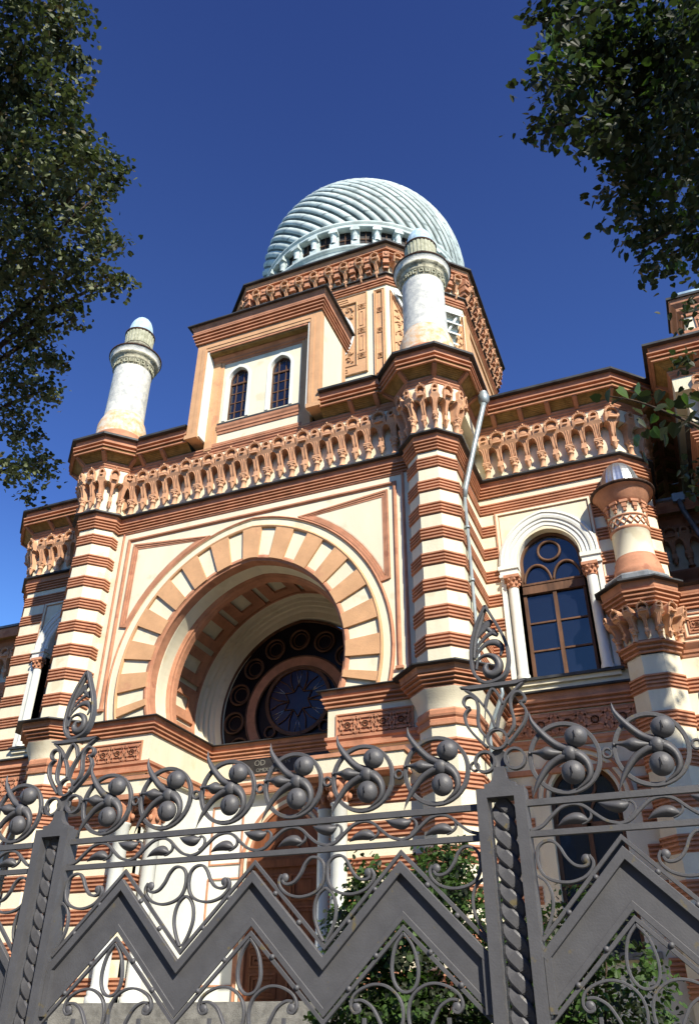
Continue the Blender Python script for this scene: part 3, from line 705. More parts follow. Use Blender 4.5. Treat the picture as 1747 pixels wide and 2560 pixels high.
    f2.tube([(s*cx+.24*math.cos(R(t)),2.21,6.05+.24*math.sin(R(t))) for t in range(0,360,20)],.03,'wood_brown',6,closed=True)
    f2.build('window_frame',l_); g=MB(); g.poly([oi],2.25,2.26,'glass'); g.build('pane',l_)
    g=MB(); g.box((s*cx-.7,2.5,2.9),(s*cx+.7,2.52,6.5),'curtain'); g.build('curtain',l_)
wing(1); wing(-1)
# ================= roof slabs
b=MB(); b.add([(-9.6,2.3,16.5),(9.6,2.3,16.5),(9.6,9,16.5),(-9.6,9,16.5)],[(0,1,2,3)],'roof'); b.add([(-5.3,.1,16.505),(5.3,.1,16.505),(5.3,2.4,16.505),(-5.3,2.4,16.505)],[(0,1,2,3)],'roof'); b.build('roof',SY)
# ================= dormer over the portal
d=MB(); yf=-.66; yr=-.235
def rect(x0,x1,z0,z1): return [(x0,z0),(x1,z0),(x1,z1),(x0,z1)]
# frame front (orange) with opening, body cream
d.poly([rect(-2.07,2.07,15.93,19.62),rect(-1.66,1.66,15.93+.0001,19.22)[::-1]],yf,yr+.02,'peach') if False else None
for s in (-1,1):
    x0,x1=sorted((s*1.72,s*2.07)); d.box((x0,yf,15.92),(x1,1.2,19.66),'peach')
    x0,x1=sorted((s*1.66,s*1.722)); d.box((x0,yf+.03,15.95),(x1,yr+.02,19.25),'white')
    x0,x1=sorted((s*1.76,s*1.88)); d.box((x0,yf-.02,16.0),(x1,yf+.03,19.35),'peach')
    # recess jamb mouldings
    x0,x1=sorted((s*1.42,s*1.665)); d.box((x0,yr-.07,15.62),(x1,yr+.1,19.05),'peach')
    x0,x1=sorted((s*1.30,s*1.425)); d.box((x0,yr-.035,15.62),(x1,yr+.1,19.0),'peach')
    # outer cream side panels
    x0,x1=sorted((s*2.06,s*2.085)); d.box((x0,yf+.22,16.4),(x1,.92,19.5),'cream')
    d.box((x0,yf+.0,15.92) if False else (x0,yf+.02,15.94),(x1+.0,yf+.2,19.64),'peach'); d.box((x0,.95,16.3),(x1,1.2,19.64),'peach')
d.box((-1.72,yf,19.22),(1.72,1.2,19.66),'peach'); d.box((-1.64,yf+.02,19.15),(1.64,yr,19.23),'terra')
d.box((-1.76,yf-.02,19.33),(1.76,yf+.03,19.40),'peach')
d.box((-1.66,yf+.06,19.12),(1.66,yr+.01,19.16),'boards')
for k in range(9): d.box((-1.65,yf+.07+k*.04,19.105),(1.65,yf+.075+k*.04+.02,19.13),'boards')
# recess wall with two window holes
WX=((-.84,-.14),(.0,0)); wins=(-.78,.62)
def lanc(cx,z0=16.62,zt=18.62,hw=.33): 
    a=arch(hw,.42,zt-.42,zt-.42,n=8,x0=cx); return [(cx+hw,z0)]+a+[(cx-hw,z0)]
d.poly([rect(-1.43,1.43,15.62,19.1)]+[lanc(c)[::-1] for c in wins],yr,yr+.28,'cream')
d.sweep([(-1.66,yr-.0),(1.66,yr-.0)],addt([(0,18.88),(.03,18.90),(.035,18.95),(.09,18.97),(.10,19.02),(.18,19.08),(.19,19.12)]),'terra')
d.box((-1.30,yr-.10,16.44),(1.30,yr+.05,16.50),'roof'); d.sweep([(-1.30,yr),(1.30,yr)],addt([(0,16.14),(.03,16.15),(.035,16.22),(.06,16.24),(.06,16.30),(.09,16.36),(.10,16.43)]),'terra')
d.sweep([(-1.45,yr),(1.45,yr)],addt([(0,15.66),(.02,15.67),(.025,15.73),(.05,15.74),(.055,15.82),(.0,15.86)]),'terra')
# cornice
pth=[(-2.07,1.3),(-2.07,yf),(2.07,yf),(2.07,1.3)]
d.sweep(pth,addt([(0,19.55)]+fins(19.56,19.98,4,.0,.10,.07)+[(.14,19.98),(.15,20.06),(.19,20.14),(.21,20.20,'roof'),(.30,20.20,'roof'),(.30,20.24,'roof'),(-.3,20.45,'roof'),(-1.2,20.6,'roof')]),'terra')
for s in (-1,1): # splayed feet of the frame resting on the eaves
    x0,x1=sorted((s*1.70,s*2.12)); d.box((x0,yf-.03,15.90),(x1,yf+.12,16.04),'peach')
dm=d.build('dormer',SY)
for c in wins:
    w=MB(); L=lanc(c)
    w.sweep(L,[(.10,yr-.004,'white'),(.10,yr-.02,'white'),(0,yr-.02,'white'),(-.01,yr+.16,'white')],'white',XZ)
    win=w.build('lancet_window',dm)
    f=MB(); gy=yr+.14
    f.sweep(L,[(0,gy+.03,'wood_brown'),(0,gy-.03,'wood_brown'),(-.045,gy-.03,'wood_brown'),(-.045,gy+.03,'wood_brown')],'wood_brown',XZ)
    for q in (-.115,.115): f.box((c+q-.014,gy-.02,16.64),(c+q+.014,gy+.02,18.5),'wood_brown')
    for z in (16.98,17.34,17.70): f.box((c-.30,gy-.018,z-.014),(c+.30,gy+.02,z+.014),'wood_brown')
    f.box((c-.32,gy-.035,18.04),(c+.32,gy+.02,18.10),'wood_brown'); f.build('window_frame',win)
    g=MB(); g.poly([L],gy+.0,gy+.01,'glass_clear'); g.build('pane',win); g=MB(); g.box((c-.5,gy+.3,16.4),(c+.5,gy+.32,18.8),'dark'); g.build('room_shade',win)
    g=MB(); g.hull8([(c-.29,gy+.05,16.65),(c-.02,gy+.05,16.65),(c-.02,gy+.06,16.65),(c-.29,gy+.06,16.65)],[(c-.29,gy+.05,17.7),(c-.24,gy+.05,17.7),(c-.24,gy+.06,17.7),(c-.29,gy+.06,17.7)],'curtain'); g.build('curtain',win)
# ================= the two turrets on the piers
def turret(cx,nm):
    b=MB()
    b.sweep(octa(cx,0,.60),[(.18,16.45,'lead'),(.20,16.62,'lead'),(.24,16.64,'lead'),(.22,16.70,'lead'),(-.5,16.76,'lead')],'lead',closed=True)
    pr=[(.80,16.72,'terra'),(.82,16.80,'terra'),(.80,16.88,'terra'),(.76,16.92,'terra'),(.78,17.0,'terra'),(.77,17.06,'peeling'),(.755,17.10,'peeling'),(.75,17.55,'peeling'),(.70,17.72,'peeling'),(.64,17.86,'peeling'),(.622,17.95,'lime_shaft'),(.612,18.6,'lime_shaft'),(.605,19.88,'lime_shaft')]
    b.revolve(pr,(cx,0,None),'lime_shaft',40)
    t=b.build('turret',SY)
    c=MB(); c.revolve([(.60,19.86,'grimy'),(.615,19.9,'grimy'),(.63,20.08,'grimy'),(.66,20.10,'grimy'),(.675,20.16,'grimy'),(.66,20.18,'grimy'),(.72,20.24,'grimy'),(.77,20.28,'grimy'),(.775,20.33,'grimy'),(.76,20.34,'lime_shaft'),(.81,20.42,'lime_shaft'),(.83,20.50,'rust'),(.86,20.51,'rust'),(.86,20.55,'rust'),(.5,20.62,'rust'),(.30,20.66,'grimy')],(cx,0,None),'grimy',40)
    for k in range(22):      # broken meander round the neck
        a=2*PI*k/22; rr=.645; 
        for (da,z0,z1,w) in ((0,19.93,20.07,.022),(.09,19.93,19.965,.05),(.17,19.93,20.07,.022),(.12,20.04,20.07,.06)):
            if (k*7+int(da*100))%9==3: continue
            ca,sa=math.cos(a+da),math.sin(a+da); c.box((0,0,0),(0,0,0),'grimy') if False else None
            tx,ty=-sa*w/2,ca*w/2
            p=lambda r,sg,z:(cx+r*ca+sg*tx,r*sa+sg*ty,z)
            c.hull8([p(.615,-1,z0),p(.66,-1,z0),p(.66,1,z0),p(.615,1,z0)],[p(.615,-1,z1),p(.66,-1,z1),p(.66,1,z1),p(.615,1,z1)],'olive')
    c.build('crown_moulding',t)
    c=MB(); c.revolve([(.34,20.60,'grimy'),(.34,20.78,'grimy'),(.37,20.80,'grimy'),(.385,20.85,'grimy'),(.37,20.88,'grimy'),(.44,20.93,'grimy'),(.455,21.0,'grimy'),(.45,21.04,'rust'),(.465,21.05,'olive')],(cx,0,None),'grimy',36)
    n=24
    for k in range(n):     # fluted drum
        a0=2*PI*k/n; vs=[]
        for z,r in ((21.05,.463),(21.56,.478)):
            for j in range(5):
                a=a0+2*PI/n*j/4; rr=r*(1-(.0 if 0<j<4 else .045)); vs.append((cx+rr*math.cos(a),rr*math.sin(a),z))
        c.add(vs,[(j,j+1,5+j+1,5+j) for j in range(4)],'olive',False)
    c.revolve([(.47,21.56,'rust'),(.50,21.58,'rust'),(.50,21.63,'rust'),(.40,21.66,'rust')],(cx,0,None),'rust',36); c.build('lantern',t)
    c=MB(); n=14; R0=.41; rows=12
    for k in range(n):
        vs=[];m=5
        for i in range(rows+1):
            t_=i/rows*PI/2; r=R0*math.cos(t_)**.9; z=21.63+.86*math.sin(t_)*.98
            for j in range(m):
                a=2*PI*(k+j/(m-1))/n; rr=r*(1+(.03*math.sin(PI*j/(m-1)))); vs.append((cx+rr*math.cos(a),rr*math.sin(a),z))
        c.add(vs,[(i*m+j,i*m+j+1,(i+1)*m+j+1,(i+1)*m+j) for i in range(rows) for j in range(m-1)],'dome_blue',True)
    c.build('cap',t)
turret(-5,'l'); turret(5,'r')
# ================= octagonal drum
DY=8.426
def dpath(d):
    a=2.966-d*T22; xe=5.519-d; y0=DY-xe; side=a
    return [(-a,y0),(a,y0),(xe,DY-side),(xe,DY+side),(a,DY+xe),(-a,DY+xe),(-xe,DY+side),(-xe,DY-side)]
WD=.52; dp=dpath(WD)
b=MB()
b.sweep(dp,[(0,16.4,'cream'),(0,24.62,'terra')]+fins(24.63,24.93,3,.0,.06,.07)+[(.09,24.93,'terra'),(.10,25.05,'roof'),(.185,25.05,'roof'),(.185,25.09,'roof'),(0,25.13,'cream'),(0,26.0,'terra'),(.20,26.0,'terra'),(.22,26.05,'terra'),(.28,26.06,'terra'),(.28,26.10,'terra'),(.24,26.105,'terra'),(.24,26.14,'terra'),(.36,26.15,'terra'),(.36,26.19,'terra'),(.33,26.195,'terra'),(.37,26.25,'terra'),(.40,26.37,'roof'),(.53,26.375,'roof'),(.53,26.45,'roof'),(.2,26.58,'roof'),(-1.2,26.7,'roof')],'cream',closed=True)
dru=b.build('drum',SY)
# drum brackets
def face(i):
    (x0,y0),(x1,y1)=dp[i],dp[(i+1)%8]; L=math.hypot(x1-x0,y1-y0); return x0,y0,(x1-x0)/L,(y1-y0)/L,L
for i in (7,0,1,2):
    x0,y0,ux,uy,L=face(i); n=max(4,int(round(L/.63))); p=L/n; a=math.atan2(uy,ux)
    for j in range(n):
        t=p*(j+.5); o=put('s',x0+ux*t,y0+uy*t,a,p/P_*1.0,1.25,.86); o.location.z=26.06-15.52*.86; o.parent=dru
    for j in range(n+1):
        t=p*j; o=bpy.data.objects.new('modillion',None) if False else None
mb=MB()
mb.box((-.12,-.36,25.72),(.12,0,26.0),'terra'); mb.box((-.105,-.30,25.50),(.105,0,25.72),'terra'); mb.box((-.12,-.33,25.44),(.12,0,25.50),'terra'); mb.box((-.08,-.22,25.30),(.08,0,25.44),'terra'); mb.box((-.095,-.25,25.24),(.095,0,25.30),'terra'); mb.box((-.06,-.12,25.12),(.06,0,25.24),'terra')
mb.revolve([(.0,.02),(.05,.02),(.05,0),(.085,0),(.085,-.02)],(0,-.36,25.88),'terra',10,axis='y') ; mb.sphere((0,-.37,25.87),(.07,.03,.07),'terra',10,6)
md=mb.build('modillion',dru); fst=True
for i in (7,0,1,2):
    x0,y0,ux,uy,L=face(i); n=max(4,int(round(L/.63))); p=L/n; a=math.atan2(uy,ux)
    for j in range(n+1):
        if j==n and i!=2: continue
        aa=a if j else a-R(22.5) 
        o=md if fst else md.copy()
        if not fst: COL.objects.link(o)
        fst=False; o.parent=dru; o.location=(x0+ux*p*j,y0+uy*p*j,0); o.rotation_euler=(0,0,aa)
# panels on the drum faces
def fmap(i,off=0):
    x0,y0,ux,uy,L=face(i); nx,ny=uy,-ux
    return (lambda u,z,h:(x0+ux*u-nx*h,y0+uy*u-ny*h,z)),L      # h negative = outwards
def scrolls(b,mp,cells,m='peach'):
    rnd=random.Random(5)
    for (u,z,r) in cells:
        n=14; a0=rnd.random()*6.28; sg=rnd.choice((-1,1))
        b.tube([mp(u+r*(1-.75*k/n)*math.cos(a0+sg*5.2*k/n),z+r*(1-.75*k/n)*math.sin(a0+sg*5.2*k/n),-.045) for k in range(n+1)],[.028*(1-.4*k/n) for k in range(n+1)],m,5)
        b.sphere(mp(u,z,-.04),.045,m,6,4)
        for k in range(3):
            a=a0+2.1*k; b.tube([mp(u+r*math.cos(a),z+r*math.sin(a),-.035),mp(u+r*1.35*math.cos(a+.35),z+r*1.35*math.sin(a+.35),-.05)],[.03,.012],m,5)
def frame_strip(b,mp,path,w,m='peach',closed=True):
    pr=[(0,0,m),(0,-.07,m),(-.02,-.085,m),(-.04,-.06,m),(-.05,-.05,m),(-w*.5,-.05,m),(-w+.05,-.05,m),(-w+.04,-.06,m),(-w+.02,-.085,m),(-w,-.07,m),(-w,0,m)]
    b.sweep(path,pr,m,mp,closed=closed)
pan=MB()
# front face : square frame round a medallion
mp,L=fmap(0); c=L/2
q=2.02
frame_strip(pan,mp,[(c-q,20.62),(c+q,20.62),(c+q,24.50),(c-q,24.50)],.42)
for s in (-1,1):
    x=c+s*(q-.21)
    for z in (21.4,22.6,23.8):
        star_frieze(pan,x-.14,x+.14,z-.14,z+.14,-.05,'peach',mp=mp,dep=.03)
    for (z0,z1) in ((21.65,22.35),(22.85,23.55)):
        pan.sweep([(x-.07,z0),(x+.07,z0),(x+.07,z1),(x-.07,z1)],[(0,-.05,'peach'),(0,-.075,'peach'),(-.02,-.075,'peach'),(-.02,-.05,'peach')],'peach',mp,closed=True)
for z in (20.83,24.29):
    for u0 in (-1.3,-.5,.3): pan.sweep([(c+u0,z-.07),(c+u0+1.0,z-.07),(c+u0+1.0,z+.07),(c+u0,z+.07)],[(0,-.05,'peach'),(0,-.075,'peach'),(-.02,-.075,'peach'),(-.02,-.05,'peach')],'peach',mp,closed=True)
pan.poly([rect(c-1.58,c+1.58,21.06,24.06)],-.012,.0,'peach',mp)
ci=[(c+1.42*math.cos(2*PI*k/40),22.56+1.42*math.sin(2*PI*k/40)) for k in range(40)]
pan.poly([ci],-.03,0,'cream',mp)
pan.sweep(ci,[(.10,-.03,'white'),(.10,-.06,'white'),(.02,-.06,'white'),(.0,-.02,'peach'),(-.02,-.08,'peach'),(-.12,-.08,'peach'),(-.14,-.02,'peach')],'peach',mp,closed=True)
scrolls(pan,mp,[(c+sx*u,22.56+sz*v,r) for sx in (-1,1) for sz in (-1,1) for (u,v,r) in ((1.30,1.22,.17),(1.38,.88,.10),(.96,1.34,.10))])
# corner strips at both ends of the front face
for u in (.06,L-.06-.42):
    frame_strip(pan,mp,[(u,20.3),(u+.42,20.3),(u+.42,24.42),(u,24.42)],.10)
    for z in (21.2,22.4,23.4): star_frieze(pan,u+.08,u+.34,z-.13,z+.13,-.02,'peach',mp=mp,dep=.03)
    pan.box((0,0,0),(0,0,0),'peach') if False else None
    pan.poly([rect(u+.02,u+.40,20.32,24.40)],-.018,0,'peach',mp)
pan.build('front_panel',dru)
for i in (1,7):
    mp,L=fmap(i); pan=MB(); lv=MB()
    for s in (0,1):
        U=lambda u: u if s==0 else L-u
        tri=[(U(.12),20.3),(U(1.15),20.3),(U(1.15),22.35),(U(.12),24.35)] if s==0 else [(U(.06),20.3),(U(.62),20.3),(U(.60),22.0),(U(.06),24.35)]
        ar=sum(tri[k][0]*tri[(k+1)%4][1]-tri[(k+1)%4][0]*tri[k][1] for k in range(4)); tri=tri if ar>0 else tri[::-1]
        pan.poly([tri],-.018,0,'peach',mp); frame_strip(pan,mp,tri,.16)
        cells=[(U(u),z,r) for (u,z,r) in ((.50,20.85,.16),(.85,20.85,.14),(.50,21.3,.16),(.88,21.35,.15),(.50,21.8,.17),(.86,21.85,.13),(.48,22.3,.15),(.80,22.35,.09),(.44,22.75,.12),(.68,22.62,.08),(.40,23.1,.09),(.38,23.4,.06),(.62,22.95,.05))]
        scrolls(pan,mp,[(u*.52 if 0 else (u if s==0 else L-(L-u)*.5),z,r*(1 if s==0 else .6)) for u,z,r in cells])
    pan.build('arabesque_panel',dru)
    a=[(1.18,20.3),(L-.64,20.3),(L-.62,22.0),(L-.12,24.35),(L-.12,24.55),(.30,24.55),(.30,24.2),(1.18,22.4)]
    lv.poly([a],-.03,0,'white',mp)
    for z in [20.6+.52*k for k in range(8)]:
        e=.30+max(0,(24.2-z))*.88/1.8 if z>22.4 else 1.18
        e=min(e,1.18)
        e2=.64 if z<22 else .62-(z-22)*.21
        vs=[mp(e,z,-.03),mp(L-e2,z,-.03),mp(L-e2,z-.22,-.26),mp(e,z-.22,-.26),mp(e,z-.06,-.03),mp(L-e2,z-.06,-.03),mp(L-e2,z-.30,-.27),mp(e,z-.30,-.27)]
        lv.add(vs,[(0,1,2,3),(4,5,6,7),(3,2,6,7),(0,3,7,4),(1,2,6,5)],'white')
    for s in (0,1):
        U=lambda u: u if s==0 else L-u
        lv.tube([mp(U(.26),24.2,-.14),mp(U(1.12),22.4,-.14)],.05,'white',5)
    lv.build('louvre',dru)
mp,L=fmap(2); pan=MB(); frame_strip(pan,mp,[(.1,20.3),(L-.1,20.3),(L-.1,24.4),(.1,24.4)],.42); pan.poly([rect(.5,L-.5,20.7,24.0)],-.014,0,'peach',mp); pan.build('side_panel',dru)
# ================= dome
b=MB(); n=96
b.revolve([(4.75,26.55,'dome_white'),(4.75,27.30,'dome_white'),(4.62,27.34,'dome_white'),(4.62,27.85,'dome_white'),(4.72,27.9,'dome_white'),(4.74,28.0,'dome_white'),(4.60,28.06,'dome_white'),(4.52,28.10,'dome_white'),(4.55,28.14,'dome_white'),(4.55,28.22,'dome_white'),(4.44,28.25,'dome_white'),(4.30,28.28,'dome_white'),(4.28,28.3,'dome_white')],(0,DY,None),'dome_white',n)
b.revolve([(4.30,29.28,'dome_white'),(4.56,29.28,'dome_white'),(4.58,29.36,'dome_white'),(4.52,29.38,'dome_white'),(4.54,29.50,'dome_white'),(4.60,29.54,'dome_white'),(4.60,29.62,'dome_white'),(4.48,29.66,'dome_white')],(0,DY,None),'dome_white',n)
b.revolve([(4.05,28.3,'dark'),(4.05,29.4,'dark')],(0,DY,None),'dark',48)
dome=b.build('dome',SY)
NW=32
for k in range(NW):
    a=R(5.2+11.25*k); 
    if not (-110<((math.degrees(a)+180)%360-180)<115): continue
    c=MB()
    # local frame: outwards -y
    c.box((-.17,-4.42,28.24),(.17,-4.06,29.30),'dome_white')
    c.box((-.16,-4.56,28.24),(.16,-4.40,28.46),'dome_white')
    c.revolve([(.14,28.46),(.115,28.50),(.12,28.74),(.145,28.80),(.115,28.86),(.115,28.92),(.17,29.0)],(0,-4.48,None),'dome_white',10)
    c.box((-.19,-4.66,29.0),(.19,-4.40,29.12),'dome_white'); c.box((-.16,-4.62,29.12),(.16,-4.40,29.29),'dome_white')
    o=c.build('window_column',dome); o.location=(0,DY,0); o.rotation_euler=(0,0,a)
    if True:
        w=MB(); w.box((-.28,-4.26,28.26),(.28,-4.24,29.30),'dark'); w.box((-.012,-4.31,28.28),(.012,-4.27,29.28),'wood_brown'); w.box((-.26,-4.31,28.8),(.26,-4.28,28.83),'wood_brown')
        o2=w.build('small_window',dome); o2.location=(0,DY,0); o2.rotation_euler=(0,0,a+R(5.625))
# spiralling ribs
b=MB(); NR=54; RAD=4.66; ZC=30.80; sub=6; rows=96; t0=math.asin((29.62-ZC)/RAD); vs=[]
TW=R(-118); rnd=random.Random(3)
for i in range(rows+1):
    t=t0+(PI/2*.985-t0)*i/rows; f=(t-t0)/(PI/2-t0)
    for k in range(NR*sub):
        u=(k%sub)/sub; a=2*PI*k/(NR*sub)+TW*f**1.05
        bul=abs(math.sin(PI*u))**.6
        r=RAD*(math.cos(t)); dr_=.14*(bul-.78)*min(1,math.cos(t)*3.2)+rnd.uniform(-.006,.006)
        vs.append(((r+dr_*math.cos(t))*math.sin(a),DY-(r+dr_*math.cos(t))*math.cos(a),ZC+RAD*math.sin(t)+dr_*math.sin(t)))
M_=NR*sub; k0=len(b.v); b.v+=vs; ia=b.mi('dome_white'); ib2=b.mi('dome_seam'); ic=b.mi('dome_joint')
for i in range(rows):
    for k in range(M_):
        b.f.append([i*M_+k,i*M_+(k+1)%M_,(i+1)*M_+(k+1)%M_,(i+1)*M_+k]); q=k//sub
        b.m.append(ib2 if k%sub==0 else (ic if (i+q*5)%13==0 else ia)); b.sm.append(True)
b.sphere((0,DY,ZC+RAD*.985),(.5,.5,.15),'dome_white'); b.build('ribbed_shell',dome)
# ================= small corner pier with round turret, link wall
LC=(9.12,2.0)
sp=MB(); oc=octa(LC[0],LC[1],.545)
sstr=[8.03-.80*k for k in range(8)]
sp.sweep(oc,striped_prof(0.2,8.52,sstr,4,.085,.04),'cream',closed=True)
sp.sweep(oc,addt([(0,8.47),(0,8.49)]+fins(8.50,8.79,3,.0,.09,.06)+[(0,8.82,'cream'),(0,9.58,'terra'),(.10,9.58)]+fins(9.59,9.94,4,.12,.24,.07)+[(.27,9.95,'terra'),(.30,10.10,'roof'),(.42,10.10,'roof'),(.42,10.14,'roof'),(.15,10.22,'lead'),(.17,10.36,'lead'),(.12,10.42,'lead'),(-.3,10.48,'lead')]),'terra',closed=True)
pr2=sp.build('small_pier',SY)
A_=.545; t_=A_*T22
for k in range(-3,4):
    a=R(45*k); nx,ny=math.sin(a),-math.cos(a)
    z0=8.80
    o=put('s',LC[0]+nx*A_,LC[1]+ny*A_,a,.62,1.0,.62); o.location.z=9.60-15.52*.62; o.parent=pr2
    a2=a+R(22.5); rr=A_/math.cos(R(22.5)); o=put('c',LC[0]+math.sin(a2)*rr,LC[1]-math.cos(a2)*rr,a2,.62,1.0,.62); o.location.z=9.60-15.52*.62; o.parent=pr2
ct=MB(); TC=(9.20,1.93)
ct.revolve([(.55,10.40,'terra'),(.57,10.5,'terra'),(.56,10.60,'terra'),(.53,10.64,'terra'),(.54,10.72,'terra'),(.50,10.78,'terra'),(.505,10.86,'terra'),(.47,10.92,'terra'),(.46,10.99,'cream'),(.445,11.05,'cream'),(.44,11.66,'terra'),(.47,11.68,'terra'),(.47,11.73,'terra'),(.445,11.74,'cream'),(.445,12.40,'terra'),(.50,12.42,'terra'),(.53,12.50,'terra'),(.55,12.52,'terra'),(.60,12.64,'terra'),(.66,12.72,'terra'),(.72,12.77,'rust'),(.775,12.79,'rust'),(.775,12.83,'rust'),(.4,12.88,'rust')],(*TC,None),'terra',40)
for k in range(18):
    a=2*PI*k/18
    for s in (-1,1):
        ct.tube([(TC[0]+.465*math.cos(a+s*q*.35),TC[1]+.465*math.sin(a+s*q*.35),11.76+.22*q) for q in (0,.5,1)],.016,'terra',5)
ct.revolve([(.45,12.0),(.475,12.01),(.475,12.05),(.45,12.06)],(*TC,None),'terra',30)
for k in range(12):
    a=2*PI*k/12; ca,sa=math.cos(a),math.sin(a)
    def bx(r0,r1,w,z0,z1,m='terra'):
        tx,ty=-sa*w/2,ca*w/2; p=lambda r,sg,z:(TC[0]+r*ca+sg*tx,TC[1]+r*sa+sg*ty,z)
        ct.hull8([p(r0,-1,z0),p(r1,-1,z0),p(r1,1,z0),p(r0,1,z0)],[p(r0,-1,z1),p(r1,-1,z1),p(r1,1,z1),p(r0,1,z1)],m)
    bx(.43,.52,.20,12.34,12.41); bx(.43,.50,.12,12.22,12.35); bx(.43,.485,.07,12.12,12.23)
t_o=ct.build('round_turret',SY)
c=MB(); n=14; rows=10
for k in range(n):
    m=5; vs=[]
    for i in range(rows+1):
        q=i/rows*PI/2; r=.49*math.cos(q)**.8; z=12.84+.90*math.sin(q)
        for j in range(m):
            a=2*PI*(k+j/(m-1))/n; rr=r*(1+(.035 if j in (0,m-1) else 0)); vs.append((TC[0]+rr*math.cos(a),TC[1]+rr*math.sin(a),z))
    c.add(vs,[(i*m+j,i*m+j+1,(i+1)*m+j+1,(i+1)*m+j) for i in range(rows) for j in range(m-1)],'silver',False)
c.build('cap',t_o)
# link building at lower right
lk=MB(); lp=[(9.4,2.0),(14.5,2.0)]
lk.sweep(lp,striped_prof(0,8.5,sstr,4,.085,.04),'cream'); lk.sweep(lp,[(0,8.5,'cream'),(0,9.62,'cream')],'cream')
lk.sweep(lp,addt([(0,8.47),(.02,8.50),(.03,8.56),(.06,8.58),(.065,8.64),(.11,8.70),(.15,8.76),(.15,8.79),(0,8.82)]),'terra')
lk.sweep(lp,addt([(0,9.58),(0,9.59)]+fins(9.60,9.95,4,.0,.10,.07)+[(.12,9.95),(.14,10.10,'roof'),(.26,10.14,'roof'),(-1.,10.35,'roof'),(-3.,10.5,'roof')]),'terra')
x=9.88
while x<14:
    lk.sweep([(x,8.92),(x+1.15,8.92),(x+1.15,9.50),(x,9.50)],[(0,2.0,'terra'),(0,1.96,'terra'),(-.03,1.96,'terra'),(-.035,1.99,'cream'),(-.09,1.985,'terra'),(-.10,1.96,'terra'),(-.13,1.96,'terra'),(-.14,1.99,'terra')],'terra',XZ,closed=True)
    lk.box((x+.14,1.985,9.06),(x+1.01,2.0,9.36),'terra'); star_frieze(lk,x+.14,x+1.01,9.07,9.35,1.985,'terra'); x+=1.4
lk.build('link_wall',SY)
for s in (-1,1):
    up=MB(); pth=[(9.7,5.0),(14.5,5.0)] if s>0 else [(-26,5.0),(-9.7,5.0)]
    up.sweep(pth,striped_prof(8.0 if s>0 else 0,12.0,[11.6-.66*k for k in range(16)],4),'cream'); up.sweep(pth,[(0,12.0,'cream'),(0,14.3,'cream')],'cream')
    up.sweep(pth,addt([(0,11.62),(.04,11.65),(.05,11.74),(.12,11.85),(.18,11.95),(.18,12.0),(0,12.04)]),'terra')
    up.sweep(pth,addt([(0,13.25),(.2,13.26),(.22,13.36),(.30,13.5),(.31,13.6)]),'terra'); up.sweep(pth,[(.30,13.60,'boards'),(.62,13.60,'boards')],'boards')
    up.sweep(pth,addt([(.58,13.58),(.60,13.54),(.64,13.62),(.62,13.64),(.66,13.74),(.68,13.84,'silver' if s>0 else 'roof'),(.74,13.86,'lead'),(.74,13.94,'lead'),(.66,13.95,'roof'),(-2,14.6,'roof')]),'terra')
    o=up.build('rear_wall',SY)
    xx=10.2 if s>0 else -10.25
    while abs(xx)<14.5:
        q=put('s',xx,5.0,0,1,1,.85); q.location.z=13.3-15.52*.85; q.parent=o
        q=put('c',xx+.3655,5.0,0,1,1,.85); q.location.z=13.3-15.52*.85; q.parent=o; xx+=P_*s
# vent on the left rear roof
v=MB(); v.revolve([(.09,13.9),(.09,14.75),(.16,14.78),(.16,14.86),(.0,14.9)],(-11.35,4.35,None),'lead',14); v.build('roof_vent',SY)
# ================= downpipes
def pipe(pts,r,name='downpipe',m='zinc',rings=()):
    b=MB(); b.tube(pts,r,m,12)
    for (p,rr,h) in rings: b.revolve([(r,0-h/2),(rr,-h/2),(rr,h/2),(r,h/2)],(p[0],p[1],p[2]),m,14) 
    return b.build(name,SY)
pb=MB()
pb.revolve([(.085,15.55),(.14,15.62),(.15,15.80),(.11,15.86),(.11,15.92)],(6.32,.50,None),'zinc',14)
pb.tube([(6.32,.5,15.6),(6.27,.45,15.35),(6.0,.26,14.1),(5.72,.06,12.75),(5.69,.02,12.45)],[.07,.07,.068,.065,.06],'zinc',14)
pb.tube([(5.69,.02,12.5),(5.69,.02,8.15),(5.75,-.02,8.0),(6.12,-.12,7.75),(6.14,-.12,7.45),(5.86,-.05,6.9),(5.78,-.02,6.7),(5.78,-.02,2.2)],.042,'zinc',12)
for z in (11.6,10.2,8.9,5.6,4.2): pb.revolve([(.05,z-.03),(.065,z-.03),(.065,z+.03),(.05,z+.03)],(5.69 if z>7 else 5.78,.02 if z>7 else -.02,None),'zinc',12); pb.box((5.60,.0,z-.01),(5.69,.04,z+.01),'zinc')
pb.build('downpipe',SY)
pb=MB(); pb.tube([(9.98,4.25,14.0),(9.98,4.25,15.3),(10.28,4.2,15.75),(10.3,4.2,16.0)],.075,'silver',12); pb.revolve([(.08,15.95),(.15,16.05),(.15,16.2),(.06,16.3)],(10.3,4.2,None),'silver',12); pb.build('downpipe',SY)
pb=MB(); pb.box((10.45,4.2,13.75),(10.75,4.5,14.0),'zinc'); pb.tube([(10.6,4.25,13.8),(10.66,4.3,13.45),(10.95,4.2,12.4),(11.05,4.2,10.5)],.07,'lead',10); pb.build('downpipe',SY)
